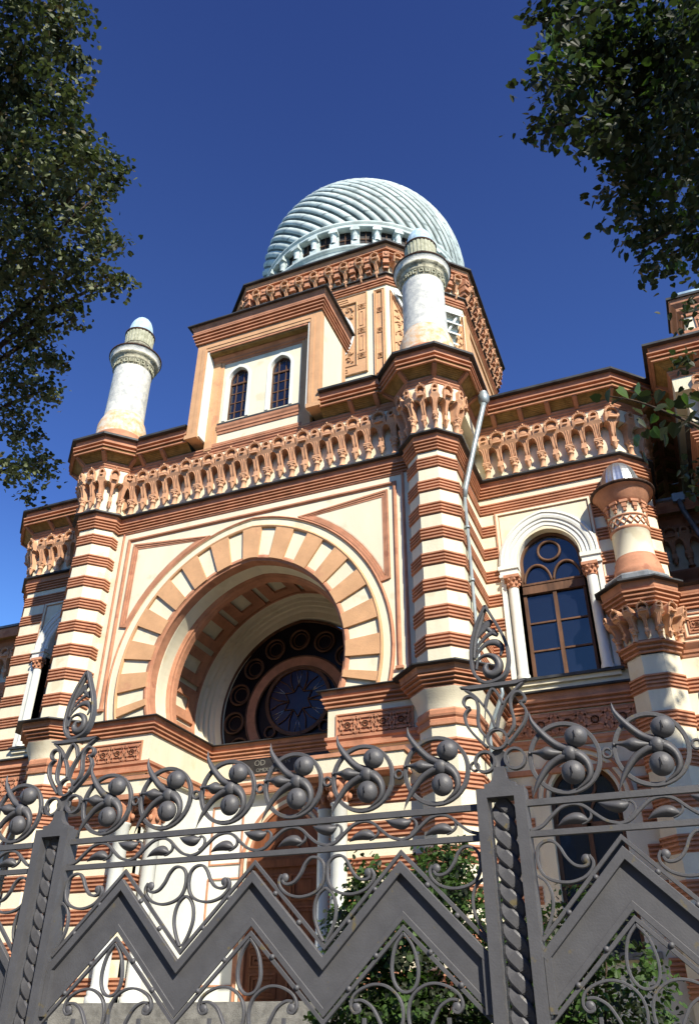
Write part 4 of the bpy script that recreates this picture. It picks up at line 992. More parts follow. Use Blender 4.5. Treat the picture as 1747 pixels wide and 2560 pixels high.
# ================= side pavilion
PV=empty('side_pavilion',(12.6,4.,0),'striped side pavilion with boarded eaves and a small blue-capped rooftop tower','building')
o_=(-12.6,-4.,0)
def pvb(b,name): 
    b.v=[(x+o_[0],y+o_[1],z) for x,y,z in b.v]; return b.build(name,PV)
pp=[(11.17,12.),(11.17,1.47),(17.,1.47)]
b=MB(); b.sweep(pp,striped_prof(0,13.62,STR+[8.1-.66*k for k in range(9)],4),'cream'); b.sweep(pp,[(0,13.6,'cream'),(0,15.1,'cream')],'cream'); b.sweep(pp,LEDGE if False else addt(LEDGE),'terra'); pvb(b,'wall')
b=MB(); b.sweep(pp,addt(BED),'terra'); b.sweep(pp,addt(FASC),'terra'); b.sweep(pp,pr,'boards')
b.sweep(pp,[(.3,16.5,'roof'),(-1.5,16.7,'roof'),(-2.8,16.9,'roof')],'roof'); pvb(b,'cornice')
for k in range(15):
    q=beam.copy(); COL.objects.link(q); q.parent=PV; q.location=(11.17-12.6,1.9+.66*k-4,0); q.rotation_euler=(0,0,-PI/2)
    if k<8: q=beam.copy(); COL.objects.link(q); q.parent=PV; q.location=(11.6+.7*k-12.6,1.47-4,0); q.rotation_euler=(0,0,0)
for k in range(6):
    q=cu.copy(); COL.objects.link(q); q.parent=PV; q.location=(11.5+P_*k-12.6,1.47-4,0); q=su.copy(); COL.objects.link(q); q.parent=PV; q.location=(11.5+P_*(k+.5)-12.6,1.47-4,0)
b=MB(); tp=[(11.78,3.05),(11.78,2.40),(13.1,2.40),(13.1,3.75),(11.78,3.75)]
b.sweep([(11.78,2.40),(13.3,2.40),(13.3,3.10),(11.78,3.10)],addt([(0,16.2,'cream'),(0,17.6,'terra'),(.05,17.62),(.1,17.7),(.1,17.9),(0,17.92,'cream'),(0,18.45,'terra'),(.05,18.46),(.06,18.55),(.14,18.62),(.16,18.72),(.26,18.82),(.30,18.95,'roof'),(.35,18.95,'roof'),(.35,19.03,'roof'),(-.1,19.1,'roof')]),'terra',closed=True)
for x in (12.15,12.75): b.box((x-.12,2.36,17.95),(x+.12,2.40,18.42),'terra'); b.box((x-.05,2.33,18.0),(x+.05,2.37,18.3),'terra')
pvb(b,'roof_tower')
b=MB(); vs=[];fs=[]
prf=[(0,19.05),(0,19.30),(-.03,19.42),(-.10,19.50),(-.22,19.54),(-.5,19.56)]
b.sweep([(11.72,2.36),(13.36,2.36),(13.36,3.16),(11.72,3.16)],[(o1,z1,'dome_blue') for o1,z1 in prf],'dome_blue',closed=True,smooth=True); pvb(b,'cap')
# ================= FENCE  (forged iron, plane y=-12)
FY=-12.0; FX=8.35
FE=empty('iron_fence',(FX,FY,0),'dark grey forged iron fence with ringed leaf scrolls, zigzag band and two finialled posts','fence')
YF=0.0
def fb(b,name,parent=None,base=None,loc=(0,0,0)):
    # geometry given in absolute x,z with y relative to fence plane
    bx_=base if base is not None else FX
    b.v=[(x-bx_,y,z) for x,y,z in b.v]; o=b.build(name,parent or FE); o.location=(bx_-FX if parent is None else loc[0],loc[1],loc[2]); return o
def flat(b,pts,w,y0=-.010,y1=.010,m='iron',closed=False,n=5,sm=True):
    p=spline(pts,n,closed) if sm else pts
    b.sweep(p,[(w/2,y0+.002),(w/2-.002,y0),(-w/2+.002,y0),(-w/2,y0+.002),(-w/2,y1),(w/2,y1)],m,XZ,closed=closed,cprof=True,caps=not closed)
def ridge(b,cl,hw,d=.018,m='iron',y=0,n=5):
    # tapering forged leaf: cl centre line [(x,z)], hw half widths
    q=spline([(c[0],c[1],h) for c,h in zip(cl,hw)],n); vs=[];N=len(q)
    for i,(x,z,h) in enumerate(q):
        a=q[max(i-1,0)];c=q[min(i+1,N-1)]; dx,dz=c[0]-a[0],c[1]-a[1]; L=math.hypot(dx,dz) or 1; nx,nz=dz/L,-dx/L; h=max(h,.0008); dd=min(d,h*1.1)
        vs+=[(x+nx*h,y,z+nz*h),(x+nx*h*.45,y-dd*.8,z+nz*h*.45),(x,y-dd,z),(x-nx*h*.45,y-dd*.8,z-nz*h*.45),(x-nx*h,y,z-nz*h),(x,y+.006,z)]
    fs=[(i*6+j,i*6+(j+1)%6,(i+1)*6+(j+1)%6,(i+1)*6+j) for i in range(N-1) for j in range(6)]+[tuple(range(6)),tuple((N-1)*6+j for j in range(6))]
    b.add(vs,fs,m,True)
CXR,CZR=9.0695,2.733
def ring_ornament():
    b=MB(); r=.1655
    flat(b,[(CXR+r*math.cos(2*PI*k/40),CZR+r*math.sin(2*PI*k/40)) for k in range(40)],.020,-.012,.012,closed=True,sm=False)
    # link ring to the next ornament
    flat(b,[(CXR+.2015+.021*math.cos(2*PI*k/20),CZR+.0+.021*math.sin(2*PI*k/20)) for k in range(20)],.010,-.010,.010,closed=True,sm=False)
    ro=fb(b,'ring_ornament',base=CXR)
    l=MB()
    ridge(l,[(8.926,2.973),(8.934,2.922),(8.978,2.855),(9.036,2.795),(9.090,2.765),(9.13,2.742)],[.001,.011,.018,.020,.026,.028],.03,y=-.012)
    ridge(l,[(8.894,2.552),(8.930,2.622),(8.988,2.692),(9.050,2.728),(9.10,2.735)],[.001,.013,.019,.024,.026],.028,y=-.012)
    ridge(l,[(8.902,2.769),(8.950,2.764),(8.990,2.757),(9.03,2.752),(9.075,2.752)],[.001,.014,.034,.022,.004],.035,y=-.018)
    ridge(l,[(9.07,2.745),(9.128,2.738),(9.170,2.700),(9.180,2.650),(9.158,2.610),(9.105,2.575)],[.03,.030,.022,.017,.011,.003],.03,y=-.012)
    l.sphere((9.138,-.02,2.823),(.056,.045,.052),'iron',20,14); l.sphere((9.102,-.02,2.655),(.056,.045,.056),'iron',20,14)
    l.sphere((9.10,-.02,2.745),(.035,.03,.04),'iron',14,8)
    for (x,z,dx) in ((9.138,2.823,.0),(9.102,2.655,-.0)): l.tube([(x-.002,-.068,z+.018),(x,-.0695,z),(x+.002,-.068,z-.018)],.0022,'dark',4)
    l.sphere((8.905,-.02,2.766),(.007,.007,.007),'iron',8,5)
    v=fb(l,'leaf_bud',ro,base=CXR); return ro
BAY=2.66; P0=FX                       # post centre
def child_copy(o,dx,dz=0):
    c=o.copy(); COL.objects.link(c); c.location=(o.location.x+dx,o.location.y,o.location.z+dz)
    for ch in o.children:
        k=ch.copy(); COL.objects.link(k); k.parent=c
    return c
RO=ring_ornament(); step=(BAY-.245)/6
ring_x=[]
for bay in (-2,-1,0):
    for k in range(6):
        x=P0+bay*BAY+.12+step*(k+.5)+.0
        ring_x.append(x)
ring_x=[x for x in ring_x if x>3.9 and x<10.4]
RO.location.x=ring_x[0]-FX
for x in ring_x[1:]: child_copy(RO,x-ring_x[0])
# rails
for bay in (-2,-1,0):
    x0=P0+bay*BAY+.117; x1=x0+BAY-.234
    for (z0,z1) in ((2.520,2.549),(2.380,2.406)):
        b=MB(); b.box((x0,-.015,z0),(x1,.015,z1),'iron'); fb(b,'rail',base=x0)
    for (z0,z1) in ((.90,.93),(.62,.65)):
        b=MB(); b.box((x0,-.015,z0),(x1,.015,z1),'iron'); fb(b,'rail',base=x0)
# undulating vine band between the rails
def vine(last=False):
    b=MB(); x0=8.475
    w=[(8.475,2.411),(8.526,2.424),(8.582,2.470),(8.630,2.504),(8.686,2.515),(8.735,2.500),(8.778,2.463),(8.826,2.428),(8.878,2.413)]
    flat(b,w,.014,-.010,.010)
    flat(b,[(8.735,2.500),(8.757,2.480),(8.758,2.450),(8.733,2.430),(8.712,2.424)],.011,-.008,.008)
    ridge(b,[(8.603,2.420),(8.640,2.440),(8.682,2.449),(8.715,2.445),(8.742,2.436)],[.001,.017,.026,.024,.006],.03,y=-.004)
    if last: return fb(b,'vine_scroll',base=8.475)
    flat(b,[(8.930,2.437),(8.957,2.460),(8.960,2.490),(8.940,2.508),(8.922,2.500)],.011,-.008,.008)
    ridge(b,[(8.800,2.511),(8.835,2.497),(8.875,2.488),(8.905,2.488),(8.935,2.497)],[.001,.018,.028,.026,.006],.032,y=-.004)
    return fb(b,'vine_scroll',base=8.475)
VS=vine(); VE=vine(True); ends=[]; mids=[]
for x in ring_x:
    e_=any(abs((x+step*.5+.12)-(P0+k*BAY))<.08 for k in (-1,0,1)); (ends if e_ else mids).append(x-step*.5)
for S_,L2 in ((VS,mids),(VE,ends)):
    S_.location.x=L2[0]-FX
    for x in L2[1:]: child_copy(S_,x-L2[0])
# zigzag band : half-period .4025 ; peaks z, valleys z
hp=step
def zz(bay,zp,zv):
    x0=P0+bay*BAY+.12; return [(x0+hp*k,zv if k%2==0 else zp) for k in range(7)]
for bay in (-2,-1,0):
    x0=P0+bay*BAY+.12
    pl=MB()
    top=zz(bay,2.305,1.900); bot=zz(bay,2.06,1.665)
    pl.poly([bot+top[::-1]],.0,.006,'iron')
    pl.sweep([(x,z-.020) for x,z in top],[(.020,.006),(.020,-.026),(.018,-.028),(-.018,-.028),(-.020,-.026),(-.020,.0)],'iron',XZ)
    pl.sweep([(x,z+.014) for x,z in bot],[(.014,.0),(.012,-.006),(-.012,-.006),(-.014,-.004),(-.014,.006)],'iron',XZ)
    if True:
        for (xa,sg) in ((x0,1),(x0+hp*6,-1)):
            xs=sorted((xa,xa+sg*.03)); pl.box((xs[0],-.027,1.67),(xs[1],.0,1.89),'iron')
    fb(pl,'zigzag_plate',base=x0)
    rd=MB()
    for (zp,zv) in ((2.354,1.949),(2.022,1.640)):
        rd.sweep(zz(bay,zp,zv),[(.008,-.009),(-.008,-.009),(-.010,0),(-.008,.009),(.008,.009),(.010,0)],'iron',XZ,cprof=True)
    fb(rd,'zigzag_rod',base=x0)
# rivets between plate and rods
rv=MB(); rv.sphere((0,0,0),(.013,.013,.013),'iron',10,7); rvo=rv.build('rivet',FE); ft=True
for bay in (-1,0):
    x0=P0+bay*BAY+.12
    for k in range(6):
        up=(k%2==0)
        for f in ((.32,.66)):
            x=x0+hp*(k+f); fr_=(f if up else 1-f)
            if x>9.75 or x<5.2: continue
            for (zp,zv) in ((2.328,1.925),(2.040,1.650)):
                z=zv+(zp-zv)*fr_
                o=rvo if ft else rvo.copy()
                if not ft: COL.objects.link(o)
                ft=False; o.parent=FE; o.location=(x-FX,-.008,z)
# scrolls above each valley
def vscroll():
    b=MB(); V=8.224
    for s in (-1,1):
        m=lambda pts:[(V+s*(V-x),z) for x,z in pts] if s>0 else pts
        flat(b,m([(7.985,2.262),(7.995,2.245),(8.020,2.240),(8.054,2.252),(8.085,2.287),(8.108,2.330),(8.140,2.358),(8.182,2.354),(8.210,2.325),(8.216,2.278)]),.013,-.011,.011)
        flat(b,m([(8.216,2.278),(8.208,2.240),(8.185,2.206),(8.137,2.184),(8.075,2.178),(8.013,2.195),(7.975,2.228),(7.966,2.260),(7.980,2.286)]),.013,-.011,.011)
        b.revolve([(0,-.016),(.020,-.014),(.023,-.008),(.023,.012),(0,.012)],(m([(7.994,2.271)])[0][0],0,2.271),'iron',14,axis='y') if False else b.sphere((m([(7.996,2.271)])[0][0],0,2.271),(.022,.013,.022),'iron',12,8)
        flat(b,m([(8.222,2.212),(8.190,2.188),(8.170,2.145),(8.168,2.085),(8.190,2.020),(8.217,1.975)]),.012,-.011,.011)
    return fb(b,'heart_scroll',base=V)
V0=vscroll(); spots=[]
for bay in (-2,-1,0):
    for k in (2,4): spots.append(P0+bay*BAY+.12+hp*k)
spots=[x for x in spots if 3.8<x<9.9]; V0.location.x=spots[0]-FX
for x in spots[1:]: child_copy(V0,x-spots[0])
def hscroll(side):    # half scroll against a post
    b=MB(); V=8.224
    m=lambda pts:[(V+(V-x),z) for x,z in pts] if side>0 else pts
    flat(b,m([(7.985,2.262),(7.995,2.245),(8.020,2.240),(8.054,2.252),(8.085,2.287),(8.108,2.330),(8.140,2.358),(8.182,2.354),(8.210,2.325),(8.216,2.278)]),.013,-.011,.011)
    flat(b,m([(8.216,2.278),(8.208,2.240),(8.185,2.206),(8.137,2.184),(8.075,2.178),(8.013,2.195),(7.975,2.228),(7.966,2.260),(7.980,2.286)]),.013,-.011,.011)
    b.sphere((m([(7.996,2.271)])[0][0],0,2.271),(.022,.013,.022),'iron',12,8)
    flat(b,m([(8.222,2.212),(8.190,2.188),(8.170,2.145),(8.168,2.085),(8.190,2.020),(8.217,1.975)]),.012,-.011,.011)
    return fb(b,'half_scroll',base=V)
for sd in (-1,1):
    h=hscroll(sd); xs=[P0+bay*BAY+(-.126 if sd<0 else .126) for bay in (-1,0,1) if not (sd<0 and bay==-2)]
    xs=[x for x in xs if 3.9<x<10]; h.location.x=xs[0]-FX
    for x in xs[1:]: child_copy(h,x-xs[0])
def lower():
    b=MB(); V=7.835
    drop=[(7.835,1.998),(7.793,1.946),(7.774,1.872),(7.779,1.812),(7.803,1.772),(7.838,1.758),(7.878,1.772),(7.898,1.815),(7.898,1.872),(7.877,1.946),(7.835,1.998)]
    flat(b,drop,.012,-.011,.011)
    for s in (-1,1):
        m=lambda pts:[(2*V-x,z) for x,z in pts] if s>0 else pts
        R_=[(8.058,1.700),(8.060,1.684),(8.082,1.680),(8.100,1.704),(8.090,1.743),(8.052,1.772),(7.990,1.791),(7.930,1.785),(7.878,1.753),(7.852,1.708),(7.848,1.655),(7.865,1.60),(7.905,1.56),(7.96,1.548)]
        flat(b,m(R_),.012,-.011,.011)
        flat(b,m([(8.080,1.727),(8.044,1.728),(7.999,1.703),(7.970,1.662),(7.950,1.62),(7.94,1.57),(7.96,1.548)]),.012,-.011,.011)
        b.sphere((m([(8.073,1.700)])[0][0],0,1.700),(.022,.013,.022),'iron',12,8)
    b.box((V-.006,-.01,.93),(V+.006,.01,1.62),'iron')
    for dx in (-.2,.2,-.4): b.box((V+dx-.007,-.01,.93),(V+dx+.007,.01,1.66 if abs(dx)<.3 else 1.64),'iron')
    return fb(b,'trefoil_scroll',base=V)
LW=lower(); spots=[P0+bay*BAY+.12+hp*k for bay in (-2,-1,0) for k in (1,3,5)]; spots=[x for x in spots if 3.9<x<10.1]
LW.location.x=spots[0]-FX
for x in spots[1:]: child_copy(LW,x-spots[0])
# posts
def post(px):
    b=MB(); x=px
    b.box((x-.1175,-.055,.45),(x-.066,.055,2.565),'iron'); b.box((x+.066,-.055,.45),(x+.1175,.055,2.565),'iron'); b.box((x-.1175,-.055,2.565),(x+.1175,.055,2.608),'iron')
    b.box((x-.14,-.08,.35),(x+.14,.08,.449),'iron')
    po=fb(b,'post',base=x)
    br=MB()
    for s in (0,1):
        vs=[];fs=[];N=180; hw=.0315
        for i in range(N+1):
            z=.46+2.10*i/N; ph=2*PI*(2.5-z)/.168+PI*s
            cx=  .0295*math.cos(ph); cy=.010*math.sin(ph); slope=  .0295*math.sin(ph)*2*PI/.168; L=math.hypot(1,slope); nx,nz=1/L,-slope/L
            for (a_,yy) in ((-1,0),(-.7,-.006),(.7,-.006),(1,0),(.7,.006),(-.7,.006)): vs.append((x+cx+nx*hw*a_,cy+yy,z+nz*hw*a_))
        for i in range(N):
            for j in range(6): fs.append((i*6+j,i*6+(j+1)%6,(i+1)*6+(j+1)%6,(i+1)*6+j))
        br.add(vs,fs,'iron',False)
    o=fb(br,'twisted_braid',po,base=x)
    # finial
    f=MB(); dx=px-8.351
    def q(pts): return [(a+dx,c) for a,c in pts]
    f.box((x-.077,-.045,2.608),(x+.077,.045,2.632),'iron')
    f.poly([q([(8.283,2.632),(8.300,2.640),(8.318,2.662),(8.326,2.712),(8.378,2.714),(8.384,2.664),(8.400,2.642),(8.417,2.632)])[::1]],-.03,.03,'iron')
    f.revolve([(0,-.036+.08),(.040,-.036+.08),(.047,-.03+.08),(.047,.03),(0,.03)],(px,.05,2.762),'iron',28,axis='y')
    for (cx,cz) in ((8.353,2.858),(8.281,2.750),(8.433,2.753)):
        f.sweep([(cx+dx+.050*math.cos(2*PI*k/28),cz+.050*math.sin(2*PI*k/28)) for k in range(28)],[(.006,-.016),(-.006,-.016),(-.006,.016),(.006,.016)],'iron',XZ,closed=True,cprof=True)
    W_=.013
    for pts in ([(8.300,2.822),(8.246,2.881),(8.207,2.938),(8.195,2.986),(8.202,3.012),(8.226,3.036)],
                [(8.226,3.036),(8.206,3.042),(8.193,3.066),(8.204,3.092),(8.232,3.098),(8.258,3.078),(8.268,3.045),(8.266,3.0),(8.262,2.960),(8.270,2.914),(8.300,2.872)],
                [(8.350,2.908),(8.335,2.969),(8.314,3.012),(8.294,3.045),(8.259,3.093),(8.205,3.138)],
                [(8.356,2.908),(8.370,2.968),(8.398,3.025),(8.430,3.066),(8.471,3.104),(8.515,3.138)],
                [(8.304,3.030),(8.325,3.088),(8.353,3.122),(8.382,3.085),(8.401,3.026)],
                [(8.408,2.868),(8.440,2.910),(8.447,2.958),(8.440,3.003),(8.440,3.050),(8.466,3.086),(8.496,3.085),(8.515,3.060),(8.508,3.038),(8.486,3.034)],
                [(8.486,3.034),(8.508,3.004),(8.514,2.972),(8.498,2.929),(8.462,2.885),(8.405,2.825)]):
        flat(f,q(pts),W_,-.016,.016)
    f.poly([q([(8.180,3.148),(8.232,3.131),(8.480,3.131),(8.534,3.145),(8.520,3.149),(8.190,3.152)])],-.02,.02,'iron')
    ol=[(8.357,3.600),(8.302,3.500),(8.268,3.405),(8.255,3.318),(8.259,3.235),(8.290,3.180),(8.330,3.158),(8.390,3.168),(8.430,3.198),(8.452,3.262),(8.452,3.345),(8.430,3.430),(8.392,3.520),(8.357,3.600)]
    flat(f,q(ol),.016,-.022,.022)
    # palmette fingers and spiral
    ridge(f,q([(8.268,3.30),(8.282,3.40),(8.310,3.49),(8.350,3.575)]),[.010,.014,.020,.006],.01)
    for pts,hw in (([(8.275,3.40),(8.305,3.435),(8.345,3.482),(8.385,3.510)],[.006,.012,.026,.012]),([(8.275,3.34),(8.305,3.385),(8.350,3.425),(8.402,3.450)],[.006,.010,.012,.020]),
                   ([(8.272,3.30),(8.300,3.345),(8.345,3.380),(8.395,3.380),(8.425,3.345),(8.412,3.300)],[.006,.010,.015,.020,.014,.006]),
                   ([(8.356,3.470),(8.380,3.44),(8.410,3.42)],[.014,.014,.012])):
        ridge(f,q(pts),hw,.008)
    sp_=[(8.275,3.24),(8.288,3.290),(8.318,3.312),(8.352,3.312),(8.386,3.290),(8.400,3.255),(8.392,3.222),(8.364,3.203),(8.336,3.212),(8.324,3.238),(8.336,3.262),(8.356,3.262)]
    ridge(f,q(sp_),[.008,.009,.011,.014,.020,.024,.026,.026,.022,.017,.012,.006],.022)
    fb(f,'finial',po,base=x)
for px in (P0-BAY,P0): post(px)
for px in (P0-2*BAY,P0+BAY): post(px)
# low stone kerb of the fence: a wall of its own
kw=MB(); kw.box((-5.5,-.16,0),(5.5,.16,.30),'stone_grey'); kw.box((-5.5,-.19,.301),(5.5,.19,.36),'stone_grey')
ko=kw.build('fence_plinth',None); ko.location=(FX,FY,0); ko['label']='low grey stone plinth carrying the iron fence'; ko['category']='plinth'
# ================= ground
def struct(o): o['kind']='structure'; return o
g=MB(); g.add([(-400,-400,0),(400,-400,0),(400,400,0),(-400,400,0)],[(0,1,2,3)],'grass'); struct(g.build('ground'))
g=MB(); g.box((-60,-18.5,.002),(60,-11.7,.006),'paving'); struct(g.build('pavement'))
g=MB(); g.box((-200,-30,.003),(200,-18.7,.007),'asphalt'); struct(g.build('road'))
g=MB(); g.box((-200,-18.7,0),(200,-18.5,.13),'stone_grey'); struct(g.build('kerb'))
g=MB(); g.box((-30,-11.6,.004),(30,9,.008),'court'); struct(g.build('forecourt'))
# ================= vegetation
CAMP=Vector(cam.location); CR=cam.rotation_euler.to_matrix(); FP=2036.23
def ptd(px,py,dist):
    d=CR@Vector(((px-873.5)/FP,(1280-py)/FP,-1)); d.normalize(); return CAMP+d*dist
def leaf_mesh(pts,size,rnd,mats,droop=.6,org=(0,0,0),mw=None,nrm=None,mcl=None):
    v=[];f=[];mi=[]; base=[(0,0),(.30,-.10),(.50,.20),(.40,.62),(0,1.08),(-.40,.62),(-.50,.20),(-.30,-.10)]
    for pi,p in enumerate(pts):
        s=size*rnd.uniform(.7,1.2); sh=nrm[pi] if nrm else Vector((0,0,.5))
        n=(sh+Vector((rnd.gauss(0,.55),rnd.gauss(0,.55),rnd.gauss(0,.45)))).normalized(); t=n.cross(Vector((rnd.gauss(0,1),rnd.gauss(0,1),rnd.gauss(0,1)))).normalized(); t=(t+Vector((0,0,-droop))).normalized(); t=(t-n*t.dot(n)).normalized(); u=t.cross(n)
        k=len(v); cup=rnd.uniform(-.25,.35); bend=rnd.uniform(-.3,.1)
        for (a,b_) in base:
            q=Vector(p)+u*(a*s)+t*(b_*s)+n*((abs(a)*cup+b_*b_*bend)*s)-Vector(org); v.append(tuple(q))
        f+=[(k,k+1,k+2,k+3,k+4),(k,k+4,k+5,k+6,k+7)]; m=(mcl[pi] if mcl and rnd.random()<.75 else (rnd.choices(range(len(mats)),mw)[0] if mw else rnd.randrange(len(mats)))); mi+=[m,m]
    return v,f,mi
def foliage(name,parent,org,clumps,size,rnd,mats,mw=None,droop=.6,lump=.33):
    pts=[];nr=[];mc=[]
    for (c,r,n) in clumps:
        rr=r if hasattr(r,'__len__') else (r,r,r); per=14; ns=max(2,int(n/per))
        for _ in range(ns):
            while True:
                q=Vector((rnd.uniform(-1,1),rnd.uniform(-1,1),rnd.uniform(-1,1)))
                if q.length<1: break
            cc=Vector((c[0]+q.x*rr[0],c[1]+q.y*rr[1],c[2]+q.z*rr[2])); out=Vector((q.x*.7+rnd.gauss(0,.3),q.y*.7-.2+rnd.gauss(0,.3),.75+.4*q.z)).normalized()
            m_=rnd.choices(range(len(mats)),mw)[0] if mw else 0; sg=size*1.75; tw_=Vector((rnd.gauss(0,1),rnd.gauss(0,1),-.5)).normalized()*size*2.2
            for k in range(per):
                h=rnd.uniform(-1,1); pts.append((cc.x+tw_.x*h+rnd.gauss(0,sg*.6),cc.y+tw_.y*h+rnd.gauss(0,sg*.6),cc.z+tw_.z*h+rnd.gauss(0,sg*.42))); nr.append(out); mc.append(m_)
    v,f,mi=leaf_mesh(pts,size,rnd,mats,droop,org,mw,nr,mc)
    me=bpy.data.meshes.new(name); me.from_pydata(v,[],f)
    for m in mats: me.materials.append(MATS[m])
    me.polygons.foreach_set('material_index',mi); me.update()
    o=bpy.data.objects.new(name,me); COL.objects.link(o); o.parent=parent; return o
def limbs(name,parent,org,lines,m='bark'):
    b=MB()
    for pts,r0,r1 in lines:
        p=spline([tuple(q) for q in pts],4); n=len(p); b.tube([tuple(Vector(q)-Vector(org)) for q in p],[r0+(r1-r0)*i/(n-1) for i in range(n)],m,8)
    return b.build(name,parent)
# left linden
rnd=random.Random(11)
TL=(1.6,-11.2,0)
L_=empty('linden_tree',TL,'tall linden tree with dull green crown hanging down the left edge','tree','linden trees round the forecourt')
edge=[(110,20,120),(60,110,130),(165,60,40),(185,130,18),(175,40,45),(70,200,75),(115,180,30),(40,300,130),(150,300,75),(205,215,28),(190,245,40),(205,345,55),(120,380,110),(30,450,140),(180,440,80),(235,430,60),(275,410,42),(300,455,35),(230,505,55),(120,540,110),(20,620,130),(190,590,70),(250,590,50),(300,610,30),(150,660,80),(230,680,55),(290,690,42),(315,705,20),(80,760,100),(20,850,90),(150,750,60),(195,790,35),(110,860,60),(150,900,30),(60,960,75),(110,970,40),(140,990,22),(30,1050,70),(85,1080,45),(110,1150,36),(60,1150,45),(125,1195,24),(90,1240,24),(20,1180,40),(-60,200,180),(-70,500,180),(-60,800,160),(-60,1050,120),(-160,350,250),(-170,750,230)]
cl=[];br=[]
for (px,py,rp) in edge:
    D=11.0+rnd.uniform(-1.2,1.2); c=ptd(px-8,py,D); r=rp*D/FP*.82; n=int(50+r*r*3000*(1.0 if px>-50 else .35)); cl.append((c,(r,r*1.3,r),n))
foliage('crown',L_,TL,cl,.056,rnd,['leaf_a','leaf_b','leaf_autumn'],[7,4,.5],lump=.40)
tk=[(Vector(TL),.26),]
top=ptd(-300,-300,13)
tr_=[(TL,(1.5,-11.1,4),(1.3,-11.0,8),(1.0,-10.9,12),(.6,-10.8,15))]
ln=[(tr_[0],.28,.08)]
for (px,py) in ((60,110),(150,90),(230,500),(300,610),(290,690),(190,790),(120,970),(110,1150),(205,345),(250,420)):
    e=ptd(px,py,11.); z0=max(3.5,e.z-2.5); t0=z0/16; s_=Vector((1.6-.9*t0,-11.2+.4*t0,z0)); mid=(s_+e)/2+Vector((0,0,.5)); ln.append(([s_,mid,e],.055,.012))
limbs('trunk',L_,TL,ln)
# right linden, overhanging close to the camera
rnd=random.Random(23)
TR=(14.2,-13.2,0)
R_t=empty('linden_tree',TR,'near dark linden bough with broad round leaves in the top right corner','tree','linden trees round the forecourt')
edge=[(1350,25,38),(1400,20,60),(1470,60,80),(1400,90,45),(1385,110,30),(1450,140,70),(1530,120,110),(1350,165,26),(1335,180,20),(1375,190,32),(1430,210,50),(1500,240,90),(1325,220,16),(1360,235,25),(1390,275,35),(1330,345,22),(1370,335,28),(1410,310,45),(1450,340,40),(1480,300,60),(1500,335,40),(1560,300,90),(1660,200,130),(1620,100,130),(1730,120,120),(1700,330,120),(1600,400,90),(1540,380,50),(1510,420,30),(1560,440,55),(1500,495,22),(1520,540,18),(1565,520,50),(1640,520,90),(1720,470,100),(1595,590,45),(1650,610,60),(1720,590,55),(1600,650,32),(1640,680,30),(1620,700,22),(1690,640,35),(1745,640,30),(1800,300,130),(1800,500,110),(1780,90,140),(1740,720,12),(1720,900,14),(1745,940,18),(1740,1080,22),(1745,1170,20),(1735,1210,16),(1710,800,8)]
cl=[]
for (px,py,rp) in edge:
    D=6.6+rnd.uniform(-.7,.9); c=ptd(px+10,py-8,D); r=rp*D/FP*.80; cl.append((c,(r,r*1.4,r),int(22+r*r*4600)))
# unseen upper crown towards the trunk
for k in range(34):
    c=Vector((rnd.uniform(12.2,17.6),rnd.uniform(-15.5,-10.0),rnd.uniform(6.5,11.5))); cl.append((c,(1.1,1.1,.9),170))
RCR=foliage('crown',R_t,TR,cl,.052,rnd,['leaf_b','leaf_c'],[8,1],lump=.42,droop=.8)
ln=[((TR,(14.2,-13.1,3),(14.0,-13.0,6),(14.3,-12.9,9),(14.6,-12.8,11)),.26,.08)]
for (px,py) in ((1400,60),(1370,230),(1400,320),(1560,400),(1600,620),(1650,650),(1640,200)):
    e=ptd(px,py,6.7); s_=Vector((14.1,-13.0,max(4.2,e.z-1.))); ln.append(([s_,(s_+e)/2+Vector((0,0,.4)),e],.07,.008))
# long low twig crossing the corner of the wing
tw=[ptd(1790,1090,4.3),ptd(1700,1045,4.3),ptd(1640,1020,4.3),ptd(1580,1000,4.3),ptd(1520,990,4.3)]
ln.append(([Vector((14.1,-13.0,4.4)),(Vector((14.1,-13.0,4.4))+tw[0])/2+Vector((0,0,.3)),tw[0]],.05,.012)); ln.append((tw,.008,.003))
limbs('trunk',R_t,TR,ln)
lv=[(1519,988),(1500,1008),(1545,983),(1528,1010),(1552,1010),(1580,1000),(1600,985),(1612,1010),(1590,1040),(1604,1060),(1625,1000),(1640,1030),(1655,990),(1660,1020),(1640,1050),(1612,1090),(1630,1085),(1655,1065),(1675,1045),(1690,1010),(1690,1070),(1700,1050),(1715,1030),(1730,1000),(1725,1060),(1740,1040),(1597,1115),(1648,1105),(1665,1100),(1610,1140),(1738,1080),(1705,1000),(1675,1010),(1742,1015)]
v,f,mi=leaf_mesh([ptd(px,py-12,4.3+rnd.uniform(-.12,.12)) for px,py in lv],.062,rnd,['leaf_b','leaf_c'],1.2,TR,[3,1.3])
me=bpy.data.meshes.new('leaf_spray'); me.from_pydata(v,[],f)
for m in ('leaf_b','leaf_c'): me.materials.append(MATS[m])
me.polygons.foreach_set('material_index',mi); me.update()
bm=bmesh.new(); bm.from_mesh(RCR.data); bm.from_mesh(me); bm.to_mesh(RCR.data); bm.free(); bpy.data.meshes.remove(me)
